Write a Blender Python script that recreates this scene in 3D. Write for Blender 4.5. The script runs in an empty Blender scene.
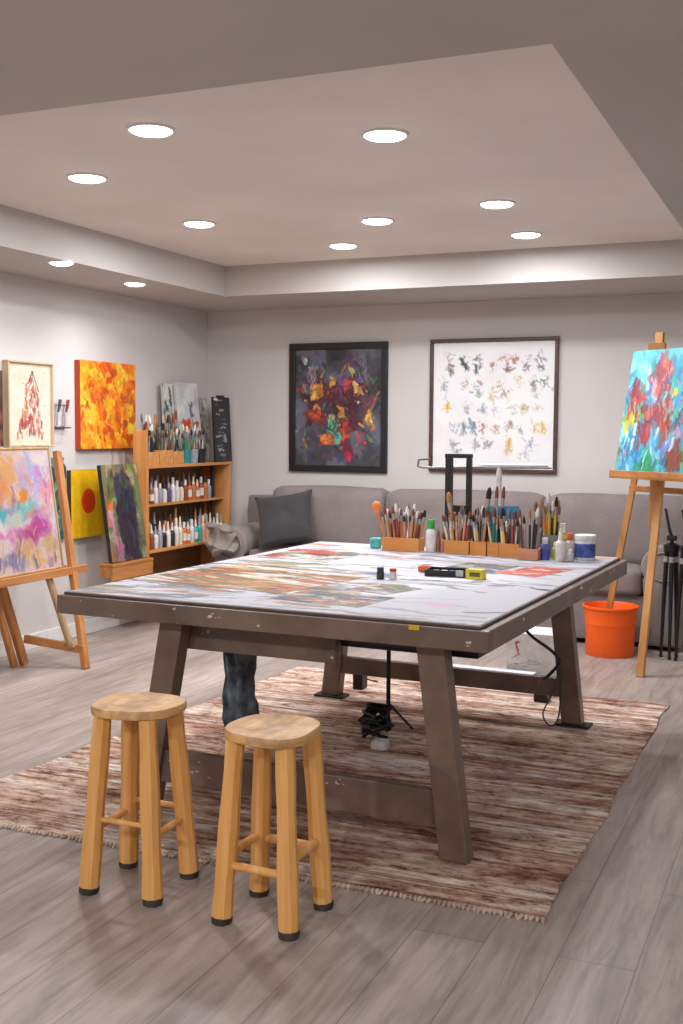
import bpy, bmesh, math, random
import numpy as np
from mathutils import Vector, Matrix, noise as mnoise

random.seed(7)
RNG = np.random.default_rng(11)
SC = bpy.context.scene
COL = SC.collection
R = math.radians

# ------------------------------------------------------------------ colour / materials
def lin(c):
    c = np.asarray(c, float)
    return np.where(c <= 0.04045, c / 12.92, ((c + 0.055) / 1.055) ** 2.4)

def hx(s):
    s = s.lstrip('#')
    return tuple(int(s[i:i + 2], 16) / 255 for i in (0, 2, 4))

def L4(c):
    if isinstance(c, str): c = hx(c)
    return (*[float(v) for v in lin(c)], 1.0)

MATS = {}
def newmat(name):
    m = bpy.data.materials.new(name); m.use_nodes = True
    nt = m.node_tree; b = nt.nodes['Principled BSDF']
    return m, nt, b

def ramp(nt, stops, interp='LINEAR'):
    r = nt.nodes.new('ShaderNodeValToRGB'); cr = r.color_ramp; cr.interpolation = interp
    while len(cr.elements) < len(stops): cr.elements.new(0.5)
    for e, (p, c) in zip(cr.elements, stops):
        e.position = p; e.color = L4(c)
    return r

def coords(nt, scale=(1, 1, 1), rot=(0, 0, 0), kind='Object'):
    tc = nt.nodes.new('ShaderNodeTexCoord'); mp = nt.nodes.new('ShaderNodeMapping')
    mp.inputs['Scale'].default_value = scale; mp.inputs['Rotation'].default_value = rot
    nt.links.new(tc.outputs[kind], mp.inputs['Vector'])
    return mp

def noise(nt, vec, scale, detail=4, rough=0.55, dist=0.0):
    n = nt.nodes.new('ShaderNodeTexNoise')
    n.inputs['Scale'].default_value = scale; n.inputs['Detail'].default_value = detail
    n.inputs['Roughness'].default_value = rough; n.inputs['Distortion'].default_value = dist
    nt.links.new(vec.outputs[0], n.inputs['Vector'])
    return n

def bump(nt, b, src, strength=0.2, dist=0.01):
    bp = nt.nodes.new('ShaderNodeBump'); bp.inputs['Strength'].default_value = strength
    bp.inputs['Distance'].default_value = dist
    nt.links.new(src, bp.inputs['Height']); nt.links.new(bp.outputs['Normal'], b.inputs['Normal'])

def shade(c, k):
    if isinstance(c, str): c = hx(c)
    return tuple(max(0, min(1, v * k)) for v in c)

def plain(c, rough=0.5, metal=0.0, var=0.10, scale=18, bmp=0.0, trans=0.0):
    """painted / plastic / cloth surface: colour with a little mottling"""
    key = ('plain', c, rough, metal, var, scale, bmp, trans)
    if key in MATS: return MATS[key]
    m, nt, b = newmat('surface')
    mp = coords(nt); n = noise(nt, mp, scale)
    r = ramp(nt, [(0.3, shade(c, 1 - var)), (0.7, shade(c, 1 + var))])
    nt.links.new(n.outputs['Fac'], r.inputs['Fac']); nt.links.new(r.outputs['Color'], b.inputs['Base Color'])
    b.inputs['Roughness'].default_value = rough; b.inputs['Metallic'].default_value = metal
    b.inputs['Transmission Weight'].default_value = trans
    if bmp: bump(nt, b, n.outputs['Fac'], bmp)
    MATS[key] = m
    return m

def wood(c1, c2, c3=None, axis=2, scale=14, stretch=0.07, rough=0.5, knots=True, bmp=0.08):
    key = ('wood', c1, c2, c3, axis, scale, stretch, rough, knots)
    if key in MATS: return MATS[key]
    m, nt, b = newmat('wood')
    s = [1, 1, 1]; s[axis] = stretch
    mp = coords(nt, tuple(s)); n = noise(nt, mp, scale, 6, 0.6, 0.6)
    stops = [(0.28, c2), (0.5, c1), (0.72, c3 or shade(c1, 1.12))]
    r = ramp(nt, stops); nt.links.new(n.outputs['Fac'], r.inputs['Fac'])
    out = r.outputs['Color']
    if knots:
        mp2 = coords(nt, (1, 1, 0.55) if axis == 2 else (0.8, 0.8, 0.8)); k = noise(nt, mp2, 9, 2, 0.5)
        kr = ramp(nt, [(0.70, (1, 1, 1)), (0.78, (0.55, 0.42, 0.30))])
        nt.links.new(k.outputs['Fac'], kr.inputs['Fac'])
        mx = nt.nodes.new('ShaderNodeMix'); mx.data_type = 'RGBA'; mx.blend_type = 'MULTIPLY'
        mx.inputs['Factor'].default_value = 1
        nt.links.new(out, mx.inputs['A']); nt.links.new(kr.outputs['Color'], mx.inputs['B'])
        out = mx.outputs['Result']
    nt.links.new(out, b.inputs['Base Color']); b.inputs['Roughness'].default_value = rough
    if bmp: bump(nt, b, n.outputs['Fac'], bmp)
    MATS[key] = m
    return m

def chipped(c, chip, rough=0.5, amt=0.73):
    key = ('chip', c, chip, amt)
    if key in MATS: return MATS[key]
    m, nt, b = newmat('chipped_paint')
    mp = coords(nt); n = noise(nt, mp, 6, 5); r = ramp(nt, [(0.3, shade(c, 0.85)), (0.7, shade(c, 1.15))])
    nt.links.new(n.outputs['Fac'], r.inputs['Fac'])
    mp2 = coords(nt, (1, 1, 1.6)); k = noise(nt, mp2, 17, 4, 0.6); kr = ramp(nt, [(amt, (0, 0, 0)), (amt + 0.015, (1, 1, 1))])
    nt.links.new(k.outputs['Fac'], kr.inputs['Fac'])
    mx = nt.nodes.new('ShaderNodeMix'); mx.data_type = 'RGBA'
    nt.links.new(kr.outputs['Color'], mx.inputs['Factor']); nt.links.new(r.outputs['Color'], mx.inputs['A'])
    mx.inputs['B'].default_value = L4(chip)
    nt.links.new(mx.outputs['Result'], b.inputs['Base Color']); b.inputs['Roughness'].default_value = rough
    bump(nt, b, n.outputs['Fac'], 0.06)
    MATS[key] = m
    return m

def artmat(rough=0.45, grain=0.12, bmp=0.25):
    """paint on canvas: pigment from the painted surface attribute, canvas grain from noise"""
    key = ('art', rough, grain, bmp)
    if key in MATS: return MATS[key]
    m, nt, b = newmat('painted_canvas')
    at = nt.nodes.new('ShaderNodeAttribute'); at.attribute_name = 'pigment'
    mp = coords(nt); n = noise(nt, mp, 160, 3)
    g = ramp(nt, [(0.3, (1 - grain,) * 3), (0.7, (1, 1, 1))]); nt.links.new(n.outputs['Fac'], g.inputs['Fac'])
    mx = nt.nodes.new('ShaderNodeMix'); mx.data_type = 'RGBA'; mx.blend_type = 'MULTIPLY'; mx.inputs['Factor'].default_value = 1
    nt.links.new(at.outputs['Color'], mx.inputs['A']); nt.links.new(g.outputs['Color'], mx.inputs['B'])
    nt.links.new(mx.outputs['Result'], b.inputs['Base Color']); b.inputs['Roughness'].default_value = rough
    n2 = noise(nt, mp, 60, 4); bump(nt, b, n2.outputs['Fac'], bmp, 0.004)
    MATS[key] = m
    return m

# ------------------------------------------------------------------ mesh building
class MB:
    def __init__(s): s.bm = bmesh.new()
    def box(s, lo, hi, bev=0.0, M=None, seg=2):
        lo, hi = Vector(lo), Vector(hi); c = (lo + hi) / 2; d = hi - lo
        r = bmesh.ops.create_cube(s.bm, size=1); vs = r['verts']
        for v in vs: v.co = Vector((v.co.x * d.x, v.co.y * d.y, v.co.z * d.z)) + c
        if bev:
            es = list({e for v in vs for e in v.link_edges})
            rb = bmesh.ops.bevel(s.bm, geom=es, offset=bev, segments=seg, affect='EDGES', profile=0.5)
            vs = list({v for f in rb['faces'] for v in f.verts} | {v for v in vs if v.is_valid})
        if M is not None:
            for v in vs: v.co = M @ v.co
        return vs
    def beam(s, a, b, wx, wy, up=(0, 0, 1), bev=0.0, ref=(1, 0, 0)):
        """rectangular bar from a to b; wx across 'ref', wy across the third axis"""
        a, b = Vector(a), Vector(b); z = (b - a); l = z.length; z.normalize()
        x = Vector(ref) - z * Vector(ref).dot(z); x.normalize(); y = z.cross(x)
        M = Matrix((x, y, z)).transposed().to_4x4(); M.translation = a
        return s.box((-wx / 2, -wy / 2, 0), (wx / 2, wy / 2, l), bev, M)
    def tube(s, pts, r, seg=8, caps=True):
        pts = [Vector(p) for p in pts]; n = len(pts)
        rs = r if isinstance(r, (list, tuple)) else [r] * n
        rings = []; prev = None
        for i, p in enumerate(pts):
            t = (pts[min(i + 1, n - 1)] - pts[max(i - 1, 0)]).normalized()
            if prev is None:
                ref = Vector((0, 0, 1)) if abs(t.z) < 0.9 else Vector((1, 0, 0))
                x = ref.cross(t).normalized()
            else:
                x = (prev - t * prev.dot(t)).normalized()
            prev = x; y = t.cross(x)
            rings.append([s.bm.verts.new(p + (x * math.cos(2 * math.pi * k / seg) + y * math.sin(2 * math.pi * k / seg)) * rs[i]) for k in range(seg)])
        for a, b in zip(rings, rings[1:]):
            for k in range(seg):
                s.bm.faces.new((a[k], a[(k + 1) % seg], b[(k + 1) % seg], b[k]))
        if caps:
            s.bm.faces.new(list(reversed(rings[0]))); s.bm.faces.new(rings[-1])
        return rings
    def lathe(s, prof, seg=20, M=None, close=True):
        rings = []
        for r, z in prof:
            ring = []
            for k in range(seg):
                p = Vector((r * math.cos(2 * math.pi * k / seg), r * math.sin(2 * math.pi * k / seg), z))
                ring.append(s.bm.verts.new(M @ p if M is not None else p))
            rings.append(ring)
        for a, b in zip(rings, rings[1:]):
            for k in range(seg):
                s.bm.faces.new((a[k], a[(k + 1) % seg], b[(k + 1) % seg], b[k]))
        if close:
            s.bm.faces.new(list(reversed(rings[0]))); s.bm.faces.new(rings[-1])
    def soft(s, lo, hi, r, puff=(0, 0, 0), n=8, M=None, wob=0.0, seed=0, fq=5):
        """cushion: rounded box with puffed faces"""
        lo, hi = Vector(lo), Vector(hi); c = (lo + hi) / 2; h = (hi - lo) / 2
        t = bmesh.new(); bmesh.ops.create_cube(t, size=2)
        bmesh.ops.subdivide_edges(t, edges=t.edges[:], cuts=n, use_grid_fill=True)
        mp = {}
        for v in t.verts:
            q = v.co.copy(); p = Vector([q[i] * h[i] for i in range(3)])
            inner = Vector([max(-(h[i] - r), min(h[i] - r, p[i])) for i in range(3)])
            d = p - inner
            if d.length > 1e-9: p = inner + d.normalized() * min(d.length, r)
            for i in range(3):
                if puff[i]:
                    j, k = (i + 1) % 3, (i + 2) % 3
                    p[i] += q[i] * puff[i] * (1 - q[j] ** 2) * (1 - q[k] ** 2)
            if wob: p += mnoise.noise_vector((p + Vector((seed, 0, 0))) * fq) * wob
            p = p + c
            mp[v] = s.bm.verts.new(M @ p if M is not None else p)
        for f in t.faces: s.bm.faces.new([mp[v] for v in f.verts])
        t.free()
    def poly(s, pts2, z0, z1, M=None):
        """extruded outline"""
        def T(p): return M @ Vector(p) if M is not None else Vector(p)
        a = [s.bm.verts.new(T((x, y, z0))) for x, y in pts2]; b = [s.bm.verts.new(T((x, y, z1))) for x, y in pts2]
        s.bm.faces.new(list(reversed(a))); s.bm.faces.new(b); n = len(a)
        for i in range(n): s.bm.faces.new((a[i], a[(i + 1) % n], b[(i + 1) % n], b[i]))
    def mesh(s, name, smooth=None):
        bmesh.ops.recalc_face_normals(s.bm, faces=s.bm.faces[:])
        me = bpy.data.meshes.new(name); s.bm.to_mesh(me); s.bm.free()
        if smooth is not None:
            me.polygons.foreach_set('use_smooth', [True] * len(me.polygons))
            if smooth < 180: me.set_sharp_from_angle(angle=R(smooth))
        return me

def tag(o, label, cat, group=None, kind=None):
    o['label'] = label; o['category'] = cat
    if group: o['group'] = group
    if kind: o['kind'] = kind
    return o

def thing(name, label, cat, loc=(0, 0, 0), rz=0.0, group=None):
    o = bpy.data.objects.new(name, None); COL.objects.link(o); o.empty_display_size = 0.05
    o.location = loc; o.rotation_euler = (0, 0, rz)
    return tag(o, label, cat, group)

def part(name, mb, mat, parent=None, smooth=None, loc=None, rot=None):
    me = mb if isinstance(mb, bpy.types.Mesh) else mb.mesh(name, smooth)
    o = bpy.data.objects.new(name, me); COL.objects.link(o)
    if mat is not None:
        if len(me.materials) == 0: me.materials.append(mat)
        elif me.materials[0] is not mat:
            o.material_slots[0].link = 'OBJECT'; o.material_slots[0].material = mat
    if parent: o.parent = parent
    if loc is not None: o.location = loc
    if rot is not None: o.rotation_euler = rot
    return o

def struct(name, mb, mat):
    o = part(name, mb, mat); o['kind'] = 'structure'; return o

ORD = 'first second third fourth fifth sixth seventh eighth ninth tenth eleventh twelfth thirteenth fourteenth fifteenth sixteenth seventeenth eighteenth nineteenth twentieth'.split()
def nth(i, n, side='left'):
    if i == 0: return 'leftmost'
    if i == n - 1: return 'rightmost'
    if i < n / 2: return ORD[i] + ' from the left'
    return ORD[n - 1 - i] + ' from the right'

# ------------------------------------------------------------------ painted surfaces
def fbm(h, w, sy, sx, octv=4, seed=0):
    g = np.random.default_rng(seed); out = np.zeros((h, w)); amp = 1; tot = 0
    for o in range(octv):
        ny, nx = max(2, int(sy * 2 ** o) + 2), max(2, int(sx * 2 ** o) + 2)
        a = g.random((ny, nx))
        y = np.linspace(0, ny - 1.001, h); x = np.linspace(0, nx - 1.001, w)
        yi = y.astype(int); xi = x.astype(int); fy = (y - yi)[:, None]; fx = (x - xi)[None]
        fy = fy * fy * (3 - 2 * fy); fx = fx * fx * (3 - 2 * fx)
        v = a[yi][:, xi] * (1 - fy) * (1 - fx) + a[yi + 1][:, xi] * fy * (1 - fx) + a[yi][:, xi + 1] * (1 - fy) * fx + a[yi + 1][:, xi + 1] * fy * fx
        out += v * amp; tot += amp; amp *= 0.55
    return out / tot

class Art:
    """numpy canvas; u to the right 0..1, v downward 0..1"""
    def __init__(s, w, h, bg, seed=1):
        s.w, s.h = w, h; s.a = np.zeros((h, w, 3)); s.a[:] = hx(bg) if isinstance(bg, str) else bg
        s.V, s.U = np.mgrid[0:h, 0:w]; s.U = (s.U + .5) / w; s.V = (s.V + .5) / h
        s.asp = h / w; s.g = np.random.default_rng(seed); s.k = seed * 97
        s.WU = (s.nz(7, 4) - .5) * .10; s.WV = (s.nz(7, 4) - .5) * .10; s.rg = s.nz(11, 4) - .5
    def nz(s, sc, oc=4, sy=None):
        s.k += 1; n = fbm(s.h, s.w, sy if sy is not None else sc * s.asp, sc, oc, s.k); return .5 + (n - n.mean()) / (n.std() + 1e-6) * .15
    def mix(s, c, m):
        c = np.array(hx(c) if isinstance(c, str) else c); m = np.clip(m, 0, 1)[..., None]
        s.a = s.a * (1 - m) + c * m; return s
    def wash(s, c, sc, lo=.5, hi=.6, op=1, sy=None, oc=4, mask=1):
        n = s.nz(sc, oc, sy); return s.mix(c, np.clip((n - lo) / (hi - lo), 0, 1) * op * mask)
    def blob(s, u, v, ru, rv, c, op=1, rag=.5, soft=.25, ang=0, sc=5):
        du, dv = s.U + s.WU * (1 if rag > .2 else 0) - u, (s.V + s.WV * (1 if rag > .2 else 0) - v) ; ca, sa = math.cos(ang), math.sin(ang)
        dv = dv * s.asp; x = du * ca + dv * sa; y = -du * sa + dv * ca
        d = np.sqrt((x / ru) ** 2 + (y / (rv * s.asp)) ** 2) + (s.nz(sc) - .5) * 2 * rag
        return s.mix(c, np.clip((1 - d) / soft, 0, 1) * op)
    def stroke(s, u0, v0, u1, v1, wd, c, op=1, rag=.3):
        ax, ay, bx, by = u0, v0 * s.asp, u1, v1 * s.asp; k = .45; px, py = s.U + s.WU * k, (s.V + s.WV * k) * s.asp
        dx, dy = bx - ax, by - ay; t = np.clip(((px - ax) * dx + (py - ay) * dy) / (dx * dx + dy * dy + 1e-9), 0, 1)
        d = np.hypot(px - ax - t * dx, py - ay - t * dy) / wd
        if rag: d = d + s.rg * 3.2 * rag
        return s.mix(c, np.clip((1 - d) / .4, 0, 1) * op)
    def many(s, n, box, cols, wd=(.01, .03), ln=(.05, .15), ang=(0, 6.28), op=(.5, 1), rag=.3):
        g = s.g
        for _ in range(n):
            u = g.uniform(box[0], box[2]); v = g.uniform(box[1], box[3]); a = g.uniform(*ang); l = g.uniform(*ln) / 2
            s.stroke(u - math.cos(a) * l, v - math.sin(a) * l / s.asp, u + math.cos(a) * l, v + math.sin(a) * l / s.asp, g.uniform(*wd), cols[g.integers(len(cols))], g.uniform(*op), rag)
        return s

def _painterly(s, n, wd=(.008, .02), ln=(.04, .12), ang=(0, 6.28), jit=.10, op=(.5, .95), rag=.6):
    g = s.g; src = s.a.copy()
    for _ in range(n):
        u, v = g.random(), g.random(); a = g.uniform(*ang); l = g.uniform(*ln) / 2
        c = src[min(s.h - 1, int(v * s.h)), min(s.w - 1, int(u * s.w))]; c = np.clip(c * (1 + g.normal(0, jit)) + g.normal(0, jit * .5, 3), 0, 1)
        du, dv = g.normal(0, .03, 2)
        s.stroke(u + du - math.cos(a) * l, v + dv - math.sin(a) * l / s.asp, u + du + math.cos(a) * l, v + dv + math.sin(a) * l / s.asp, g.uniform(*wd), c, g.uniform(*op), rag)
    return s
Art.painterly = _painterly

def art_mesh(name, art, w, h, d, edge, plane='XZ'):
    """slab w x h x d whose front carries the painting. XZ: front faces -Y, origin at bottom centre of the back. XY: lies flat, front up, origin at centre of the underside."""
    nx, ny = art.w, art.h
    xs = np.linspace(-w / 2, w / 2, nx); ys = np.linspace(h, 0, ny)
    X, Y = np.meshgrid(xs, ys)
    if plane == 'XZ': top = np.stack([X, np.full_like(X, -d), Y], -1).reshape(-1, 3)
    else: top = np.stack([X, Y - h / 2, np.full_like(X, d)], -1).reshape(-1, 3)
    idx = np.arange(nx * ny).reshape(ny, nx)
    a, b, c, e = idx[:-1, :-1].ravel(), idx[1:, :-1].ravel(), idx[1:, 1:].ravel(), idx[:-1, 1:].ravel()
    faces = np.stack([a, b, c, e], 1).tolist()
    cor = [top[idx[0, 0]], top[idx[-1, 0]], top[idx[-1, -1]], top[idx[0, -1]]]
    off = np.array((0, d, 0)) if plane == 'XZ' else np.array((0, 0, -d))
    ex = np.array([q for q in cor] + [q + off for q in cor]); n0 = len(top)
    for i in range(4):
        j = (i + 1) % 4; faces.append([n0 + i, n0 + 4 + i, n0 + 4 + j, n0 + j])
    faces.append([n0 + 4, n0 + 7, n0 + 6, n0 + 5])
    me = bpy.data.meshes.new(name); me.from_pydata(np.concatenate([top, ex]).tolist(), [], faces); me.update()
    col = np.ones((n0 + 8, 4)); col[:n0, :3] = lin(np.clip(art.a, 0, 1)).reshape(-1, 3); col[n0:, :3] = lin(hx(edge))
    at = me.color_attributes.new('pigment', 'FLOAT_COLOR', 'POINT'); at.data.foreach_set('color', col.astype(np.float32).ravel())
    return me

# ================================================================== camera
cam = bpy.data.cameras.new('camera'); camo = bpy.data.objects.new('camera', cam); COL.objects.link(camo)
f, yaw, pit, rol = 1.122 * 1000, .4061, .0735, .0063
cam.sensor_fit = 'AUTO'; cam.sensor_width = 36; cam.lens = f * 36 / 1024
Fv = Vector((-math.sin(yaw) * math.cos(pit), math.cos(yaw) * math.cos(pit), -math.sin(pit)))
Rv = Vector((math.cos(yaw), math.sin(yaw), 0)); Uv = Rv.cross(Fv)
R2 = Rv * math.cos(rol) + Uv * math.sin(rol); U2 = Uv * math.cos(rol) - Rv * math.sin(rol)
Mc = Matrix((R2, U2, -Fv)).transposed().to_4x4(); Mc.translation = (0, 0, 1.45)
camo.matrix_world = Mc; cam.clip_start = 0.05
SC.camera = camo

# ================================================================== room
XL, YB, XR, YF = -4.746, 8.195, 4.6, -3.6
ZS, ZT = 2.412, 2.63
TX0, TX1, TY0, TY1 = -4.065, -0.661, 2.845, 7.272

def wall_mat(c, rough=0.85):
    m, nt, b = newmat('painted_plaster')
    mp = coords(nt); n = noise(nt, mp, 1.3, 3); r = ramp(nt, [(0.3, shade(c, .975)), (0.7, shade(c, 1.02))])
    nt.links.new(n.outputs['Fac'], r.inputs['Fac']); nt.links.new(r.outputs['Color'], b.inputs['Base Color'])
    b.inputs['Roughness'].default_value = rough
    n2 = noise(nt, mp, 180, 2); bump(nt, b, n2.outputs['Fac'], 0.05, 0.002)
    return m
M_WALL = wall_mat('#cfcac6'); M_CEIL_SHADED = wall_mat('#beb8b3'); M_CEIL_LIT = wall_mat('#ece4de'); M_TRIM = plain('#e4e2df', .5, var=.02)  # tray ceiling colour lightened, soffit colour darkened to carry their light and shade

def floor_mat():
    m, nt, b = newmat('plank_floor')
    mp = coords(nt, (1, 1, 1), (0, 0, R(90)))
    br = nt.nodes.new('ShaderNodeTexBrick'); br.offset = 0.37
    br.inputs['Color1'].default_value = L4('#b5a8a0'); br.inputs['Color2'].default_value = L4('#ab9f97'); br.inputs['Mortar'].default_value = L4('#8e827a')
    br.inputs['Scale'].default_value = 1; br.inputs['Mortar Size'].default_value = 0.0022; br.inputs['Mortar Smooth'].default_value = .3
    br.inputs['Brick Width'].default_value = 1.5; br.inputs['Row Height'].default_value = 0.21; br.inputs['Bias'].default_value = 0
    nt.links.new(mp.outputs[0], br.inputs['Vector'])
    g = coords(nt, (1, 0.09, 1)); n = noise(nt, g, 26, 7, .65, .8)
    gr = ramp(nt, [(.25, (.78, .77, .76)), (.5, (.96, .955, .95)), (.75, (1.08, 1.08, 1.08))]); nt.links.new(n.outputs['Fac'], gr.inputs['Fac'])
    g2 = coords(nt, (1, 0.3, 1)); n2 = noise(nt, g2, 2.6, 4, .6, .5)
    gr2 = ramp(nt, [(.3, (.86, .85, .84)), (.7, (1.04, 1.04, 1.04))]); nt.links.new(n2.outputs['Fac'], gr2.inputs['Fac'])
    o = br.outputs['Color']
    for q in (gr, gr2):
        mx = nt.nodes.new('ShaderNodeMix'); mx.data_type = 'RGBA'; mx.blend_type = 'MULTIPLY'; mx.inputs['Factor'].default_value = 1
        nt.links.new(o, mx.inputs['A']); nt.links.new(q.outputs['Color'], mx.inputs['B']); o = mx.outputs['Result']
    nt.links.new(o, b.inputs['Base Color']); b.inputs['Roughness'].default_value = .42; b.inputs['Specular IOR Level'].default_value = .4
    bump(nt, b, n.outputs['Fac'], .08, .003)
    return m
b_ = MB(); b_.box((XL - .1, YF - .1, -.1), (XR + .1, YB + .1, 0)); struct('floor', b_, floor_mat())
b_ = MB(); b_.box((XL - .12, YF - .1, 0), (XL, YB + .1, 2.75)); struct('wall_left', b_, M_WALL)
b_ = MB(); b_.box((XL, YB, 0), (XR, YB + .12, 2.75)); struct('wall_back', b_, M_WALL)
b_ = MB(); b_.box((XR, YF - .1, 0), (XR + .12, YB + .1, 2.75)); struct('wall_right', b_, M_WALL)
b_ = MB(); b_.box((XL, YF - .12, 0), (XR, YF, 2.75)); struct('wall_front', b_, M_WALL)
b_ = MB(); b_.box((XL, YF, ZT), (XR, YB, 2.75)); struct('ceiling', b_, M_CEIL_LIT)
# dropped soffit round the tray: one ring
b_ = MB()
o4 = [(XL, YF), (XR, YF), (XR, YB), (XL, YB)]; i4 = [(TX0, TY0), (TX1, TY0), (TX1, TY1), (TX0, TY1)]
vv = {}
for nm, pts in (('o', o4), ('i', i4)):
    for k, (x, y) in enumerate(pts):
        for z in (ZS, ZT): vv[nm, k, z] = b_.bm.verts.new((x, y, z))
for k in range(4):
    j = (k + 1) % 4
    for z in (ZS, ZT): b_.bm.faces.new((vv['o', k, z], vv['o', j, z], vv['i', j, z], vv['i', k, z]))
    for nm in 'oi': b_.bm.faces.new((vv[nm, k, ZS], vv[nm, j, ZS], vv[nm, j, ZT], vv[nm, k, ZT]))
struct('trim_1', b_, M_CEIL_SHADED)
for nm, lo, hi in (('baseboard_left', (XL, YF, 0), (XL + .014, YB, .10)), ('baseboard_back', (XL + .014, YB - .014, 0), (XR, YB, .10)), ('baseboard_right', (XR - .014, YF, 0), (XR, YB - .014, .10))):
    b_ = MB(); b_.box(lo, hi, .004); struct(nm, b_, M_TRIM)

# ---- recessed lights
def emit(c, s):
    m, nt, b = newmat('lamp_lens'); b.inputs['Base Color'].default_value = L4('#ffffff')
    b.inputs['Emission Color'].default_value = (*c, 1); b.inputs['Emission Strength'].default_value = s
    return m
M_LENS = emit((1, .99, .98), 13); M_RING = plain('#e8e6e2', .4, var=.01)
WARM = (1, 1.01, 1.06)
def downlight(x, y, z, power, label, spread=180, rad=.082):
    t = thing('recessed_light', label, 'light', (x, y, z), group='recessed ceiling downlights')
    r = MB(); r.lathe([(rad, 0), (rad + .014, 0), (rad + .014, -.006), (rad + .004, -.009), (rad, -.004)], 28, close=False); part('trim_ring', r, M_RING, t, 40)
    l = MB(); l.lathe([(rad, -.001), (rad, -.006), (rad * .9, -.014), (rad * .6, -.019), (rad * .2, -.021)], 28); part('lens', l, M_LENS, t)
    la = bpy.data.lights.new('downlight_beam', 'AREA'); la.shape = 'DISK'; la.size = rad * 1.9; la.energy = power; la.color = WARM; la.spread = R(spread)
    lo = bpy.data.objects.new('downlight_beam', la); COL.objects.link(lo); lo.parent = t; lo.location = (0, 0, -.024)
PW = 12.5
for x, y, lab in ((-2.493, 3.866, 'round ceiling downlight in the tray, the front left one, largest on the left'), (-1.662, 4.282, 'round ceiling downlight in the tray, the front right one'),
                  (-3.243, 4.478, 'round tray downlight nearest the left soffit, small and far left'), (-3.357, 5.703, 'round tray downlight close to the left soffit, further back than its neighbour'),
                  (-2.368, 5.99, 'round tray downlight in the middle, above the dark framed painting'), (-2.887, 6.712, 'round tray downlight, the left one nearest the back soffit'),
                  (-1.613, 5.775, 'round tray downlight at right, in front of the rightmost rear one'), (-1.699, 6.737, 'round tray downlight, the rightmost, close to the back soffit')):
    downlight(x, y, ZT, PW * (.52 if y < 4.4 else 1.0), lab)
for x, y, lab in ((-4.125, 5.436, 'round downlight in the left soffit underside, the left one'), (-4.253, 6.391, 'round downlight in the left soffit underside, the right one')):
    downlight(x, y, ZS, PW * .27, lab, 140, rad=.064)
# unseen downlights added behind the camera and at right as fill light
for x, y, k in ((-2.9, -.6, 3.7), (-.9, -.8, 3.8), (1.2, -.4, 3.6), (1.6, 4.2, .8), (1.2, 6.8, .8)):
    downlight(x, y, ZS, PW * k, 'added unseen downlight in the soffit over the near part of the room')

# ================================================================== rug
def rug_mat():
    m, nt, b = newmat('woven_rug')
    mp = coords(nt, (.03, 1, 1)); n = noise(nt, mp, 5.0, 2, .5, .25)
    cols = [(.24, '#b8998a'), (.31, '#e2cab8'), (.36, '#f6eadc'), (.40, '#b98f7c'), (.45, '#e8d2c0'), (.49, '#a98274'), (.53, '#f4e6d6'), (.57, '#cfae9d'), (.61, '#f6eee4'), (.66, '#b48e80'), (.74, '#e6d4c4')]
    r = ramp(nt, cols); nt.links.new(n.outputs['Fac'], r.inputs['Fac'])
    mp2 = coords(nt, (.42, 1.1, 1)); d = noise(nt, mp2, 26, 6, .82)
    dr = ramp(nt, [(.37, (.46, .38, .35)), (.45, (.90, .87, .85)), (.54, (1, 1, 1)), (.70, (1.12, 1.1, 1.08))]); nt.links.new(d.outputs['Fac'], dr.inputs['Fac'])
    mp3 = coords(nt, (.8, 1.8, 1)); e = noise(nt, mp3, 2.4, 6, .78)
    er = ramp(nt, [(.37, (.60, .48, .44)), (.46, (.90, .84, .81)), (.54, (1, 1, 1)), (.66, (.95, .95, 1.0))]); nt.links.new(e.outputs['Fac'], er.inputs['Fac'])
    o = r.outputs['Color']
    for q in (dr, er):
        mx = nt.nodes.new('ShaderNodeMix'); mx.data_type = 'RGBA'; mx.blend_type = 'MULTIPLY'; mx.inputs['Factor'].default_value = 1
        nt.links.new(o, mx.inputs['A']); nt.links.new(q.outputs['Color'], mx.inputs['B']); o = mx.outputs['Result']
    nt.links.new(o, b.inputs['Base Color']); b.inputs['Roughness'].default_value = .95; b.inputs['Specular IOR Level'].default_value = .1
    w = nt.nodes.new('ShaderNodeTexWave'); w.bands_direction = 'Y'; w.inputs['Scale'].default_value = 45; w.inputs['Distortion'].default_value = 1.5
    tc = coords(nt); nt.links.new(tc.outputs[0], w.inputs['Vector']); bump(nt, b, w.outputs['Color'], .5, .004)
    return m
M_RUG = rug_mat()
rug = thing('rug', 'large faded brown and cream striped woven rug under the table', 'rug', (-1.86, 4.6, 0))
b_ = MB()
q = [(-3.09, 3.175), (-.72, 3.2), (-.715, 6.06), (-2.90, 6.12)]
NX, NY = 40, 60; top = []
for j in range(NY + 1):
    row = []
    for i in range(NX + 1):
        u, v = i / NX, j / NY
        x = (q[0][0] * (1 - u) + q[1][0] * u) * (1 - v) + (q[3][0] * (1 - u) + q[2][0] * u) * v
        y = (q[0][1] * (1 - u) + q[1][1] * u) * (1 - v) + (q[3][1] * (1 - u) + q[2][1] * u) * v
        k = mnoise.noise((x * 3, y * 3, 0)) * .022 + mnoise.noise((x * 11, y * 11, 4)) * .008
        if i in (0, NX): x += k
        if j in (0, NY): y += k
        row.append(b_.bm.verts.new((x + 1.86, y - 4.6, .008)))
    top.append(row)
for j in range(NY):
    for i in range(NX): b_.bm.faces.new((top[j][i], top[j][i + 1], top[j + 1][i + 1], top[j + 1][i]))
ret = bmesh.ops.extrude_face_region(b_.bm, geom=b_.bm.faces[:])
for v in ret['geom']:
    if isinstance(v, bmesh.types.BMVert): v.co.z = 0.0005
part('pile', b_, M_RUG, rug)
b_ = MB()
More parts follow.
